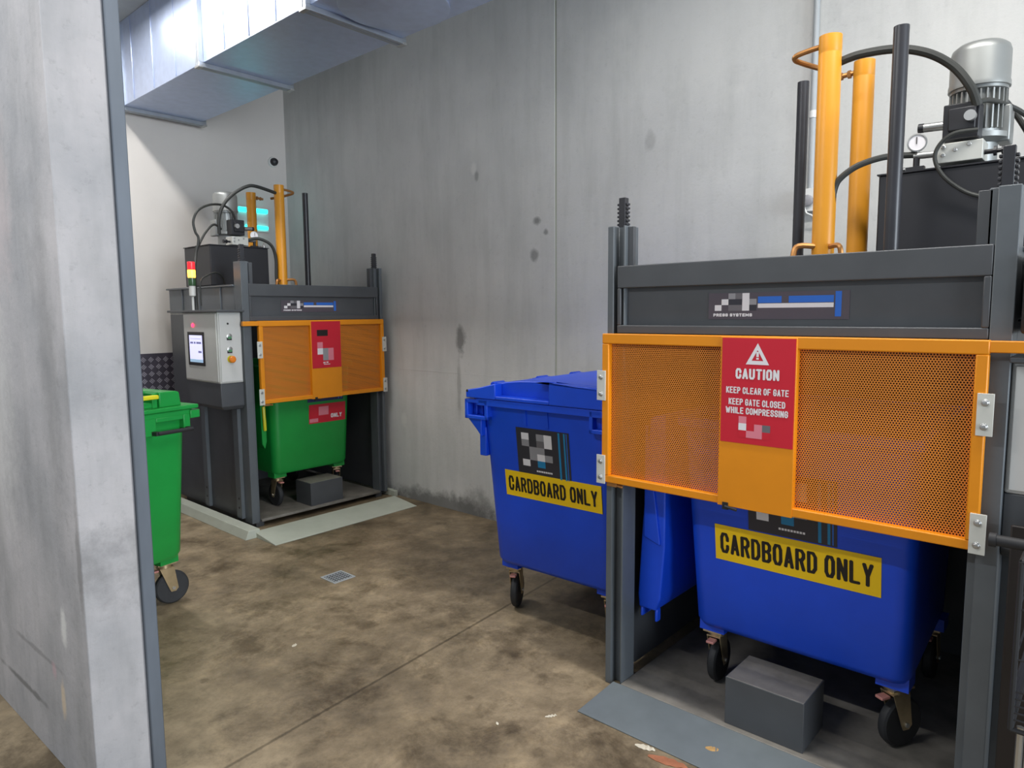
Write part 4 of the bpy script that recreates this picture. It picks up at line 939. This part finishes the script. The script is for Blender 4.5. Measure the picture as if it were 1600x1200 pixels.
def leafy(name, loc, rz, l, w, mat, label, cat, lift=0.004):
    m = MB().use(mat); n = 9
    top = [(l*(i/(n-1)-0.5), w*0.5*math.sin(PI*(0.08+0.84*i/(n-1))), 0.003+lift*math.sin(3*i)) for i in range(n)]
    a = [m.bm.verts.new((x, y, z)) for x, y, z in top]; b = [m.bm.verts.new((x, -y, z*0.6)) for x, y, z in top]
    a2 = [m.bm.verts.new((v.co.x, v.co.y, v.co.z-0.0015)) for v in a]; b2 = [m.bm.verts.new((v.co.x, v.co.y, v.co.z-0.0015)) for v in b]
    for i in range(n-1):
        m.face([a[i], b[i], b[i+1], a[i+1]]); m.face([a2[i], a2[i+1], b2[i+1], b2[i]])
        m.face([a[i], a[i+1], a2[i+1], a2[i]]); m.face([b[i], b2[i], b2[i+1], b[i+1]])
    m.face([a[0], a2[0], b2[0], b[0]]); m.face([a[-1], b[-1], b2[-1], a2[-1]])
    o = m.build(name, None, None); o.location = loc; o.rotation_euler = (0, 0, rz); return tag(o, label, cat)
r = leafy('dry_leaf', (2.522, 1.163, 0.0115), -1.2, 0.055, 0.03, 'leaf', 'tan dry leaf lying on the slate ramp of the near compactor', 'leaf', 0.001)
r.rotation_euler = (0.0, -0.0, -1.2)
leafy('paper_scrap', (2.365, 1.385, 0.001), -1.3, 0.085, 0.03, 'paper', 'pale paper scrap on the floor at the edge of the slate ramp', 'litter')
leafy('card_scrap', (2.345, 1.27, 0.001), -1.35, 0.16, 0.045, 'terracotta', 'reddish brown card scrap along the front edge of the slate ramp', 'litter')
leafy('paper_scrap', (2.285, 1.818, 0.001), -0.6, 0.055, 0.014, 'paper', 'thin pale paper strip on the floor left of the slate ramp', 'litter')
leafy('paper_scrap', (1.887, 3.286, 0.001), 0.3, 0.035, 0.02, 'paper', 'tiny white paper scrap on open floor left of the drain joint', 'litter')
leafy('paper_scrap', (2.085, 1.96, 0.001), 0.9, 0.02, 0.012, 'paper', 'tiny white paper fleck near the round oil spots on the floor', 'litter')

# ------------------------------------------------------------------ black wire trolley at the right edge
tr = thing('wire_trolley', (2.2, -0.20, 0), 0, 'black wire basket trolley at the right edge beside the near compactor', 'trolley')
f = MB().use('rubber')
X0, X1, Y0, Y1, Z0, Z1 = 0.02, 0.40, -0.40, 0.37, 0.66, 1.13
for (x, y) in ((X0, Y1), (X1, Y1), (X0, Y0), (X1, Y0)): f.tube([(x, y, Z1), (x, y, Z0)], 0.007, 8, 1)
for z in (Z0, Z1):
    f.tube([(X0, Y0, z), (X1, Y0, z)], 0.007, 8, 1); f.tube([(X0, Y1, z), (X1, Y1, z)], 0.007, 8, 1)
    f.tube([(X0, Y0, z), (X0, Y1, z)], 0.007, 8, 1); f.tube([(X1, Y0, z), (X1, Y1, z)], 0.007, 8, 1)
f.build('basket_frame', None, tr)
MB().use('ink').box(0.425, -0.45, 0.14, 0.44, 0.435, 1.12).build('shade_panel', None, tr, bevel=0.004)  # added black sheet, stands in for the deep shade beside the compactor
w = MB().use('rod')
for z in (0.69, 0.71, 0.73, 0.75, 0.77, 0.86, 1.0):
    w.tube([(X0, Y0, z), (X0, Y1, z)], 0.003, 6, 1); w.tube([(X0, Y1, z), (X1, Y1, z)], 0.003, 6, 1); w.tube([(X1, Y0, z), (X1, Y1, z)], 0.003, 6, 1)
for i in range(1, 10): y = Y0+(Y1-Y0)*i/10; w.tube([(X0, y, Z0), (X1, y, Z0)], 0.003, 6, 1)
w.build('basket_wires', None, tr)
MB().use('rubber').cyl((0.13, -0.35, 1.146), (0.13, 0.455, 1.146), 0.016, 16).cyl((0.13, 0.44, 1.146), (0.13, 0.457, 1.146), 0.020, 16).build('push_handle', None, tr)
for (x, y) in ((X0+0.03, Y1-0.02), (X1-0.03, Y1-0.02), (X0+0.03, Y0+0.02), (X1-0.03, Y0+0.02)):
    lg_ = MB().use('zinc').tube([(x, y, Z0), (x, y, 0.12)], 0.009, 8, 1).build('leg', None, tr)
    MB().use('tyre').cyl((x, y-0.012, 0.055), (x, y+0.012, 0.055), 0.055, 20).use('zinc').box(x-0.008, y-0.018, 0.05, x+0.008, y-0.013, 0.13).box(x-0.008, y+0.013, 0.05, x+0.008, y+0.018, 0.13).box(x-0.012, y-0.018, 0.115, x+0.012, y+0.018, 0.13).build('wheel', None, lg_)
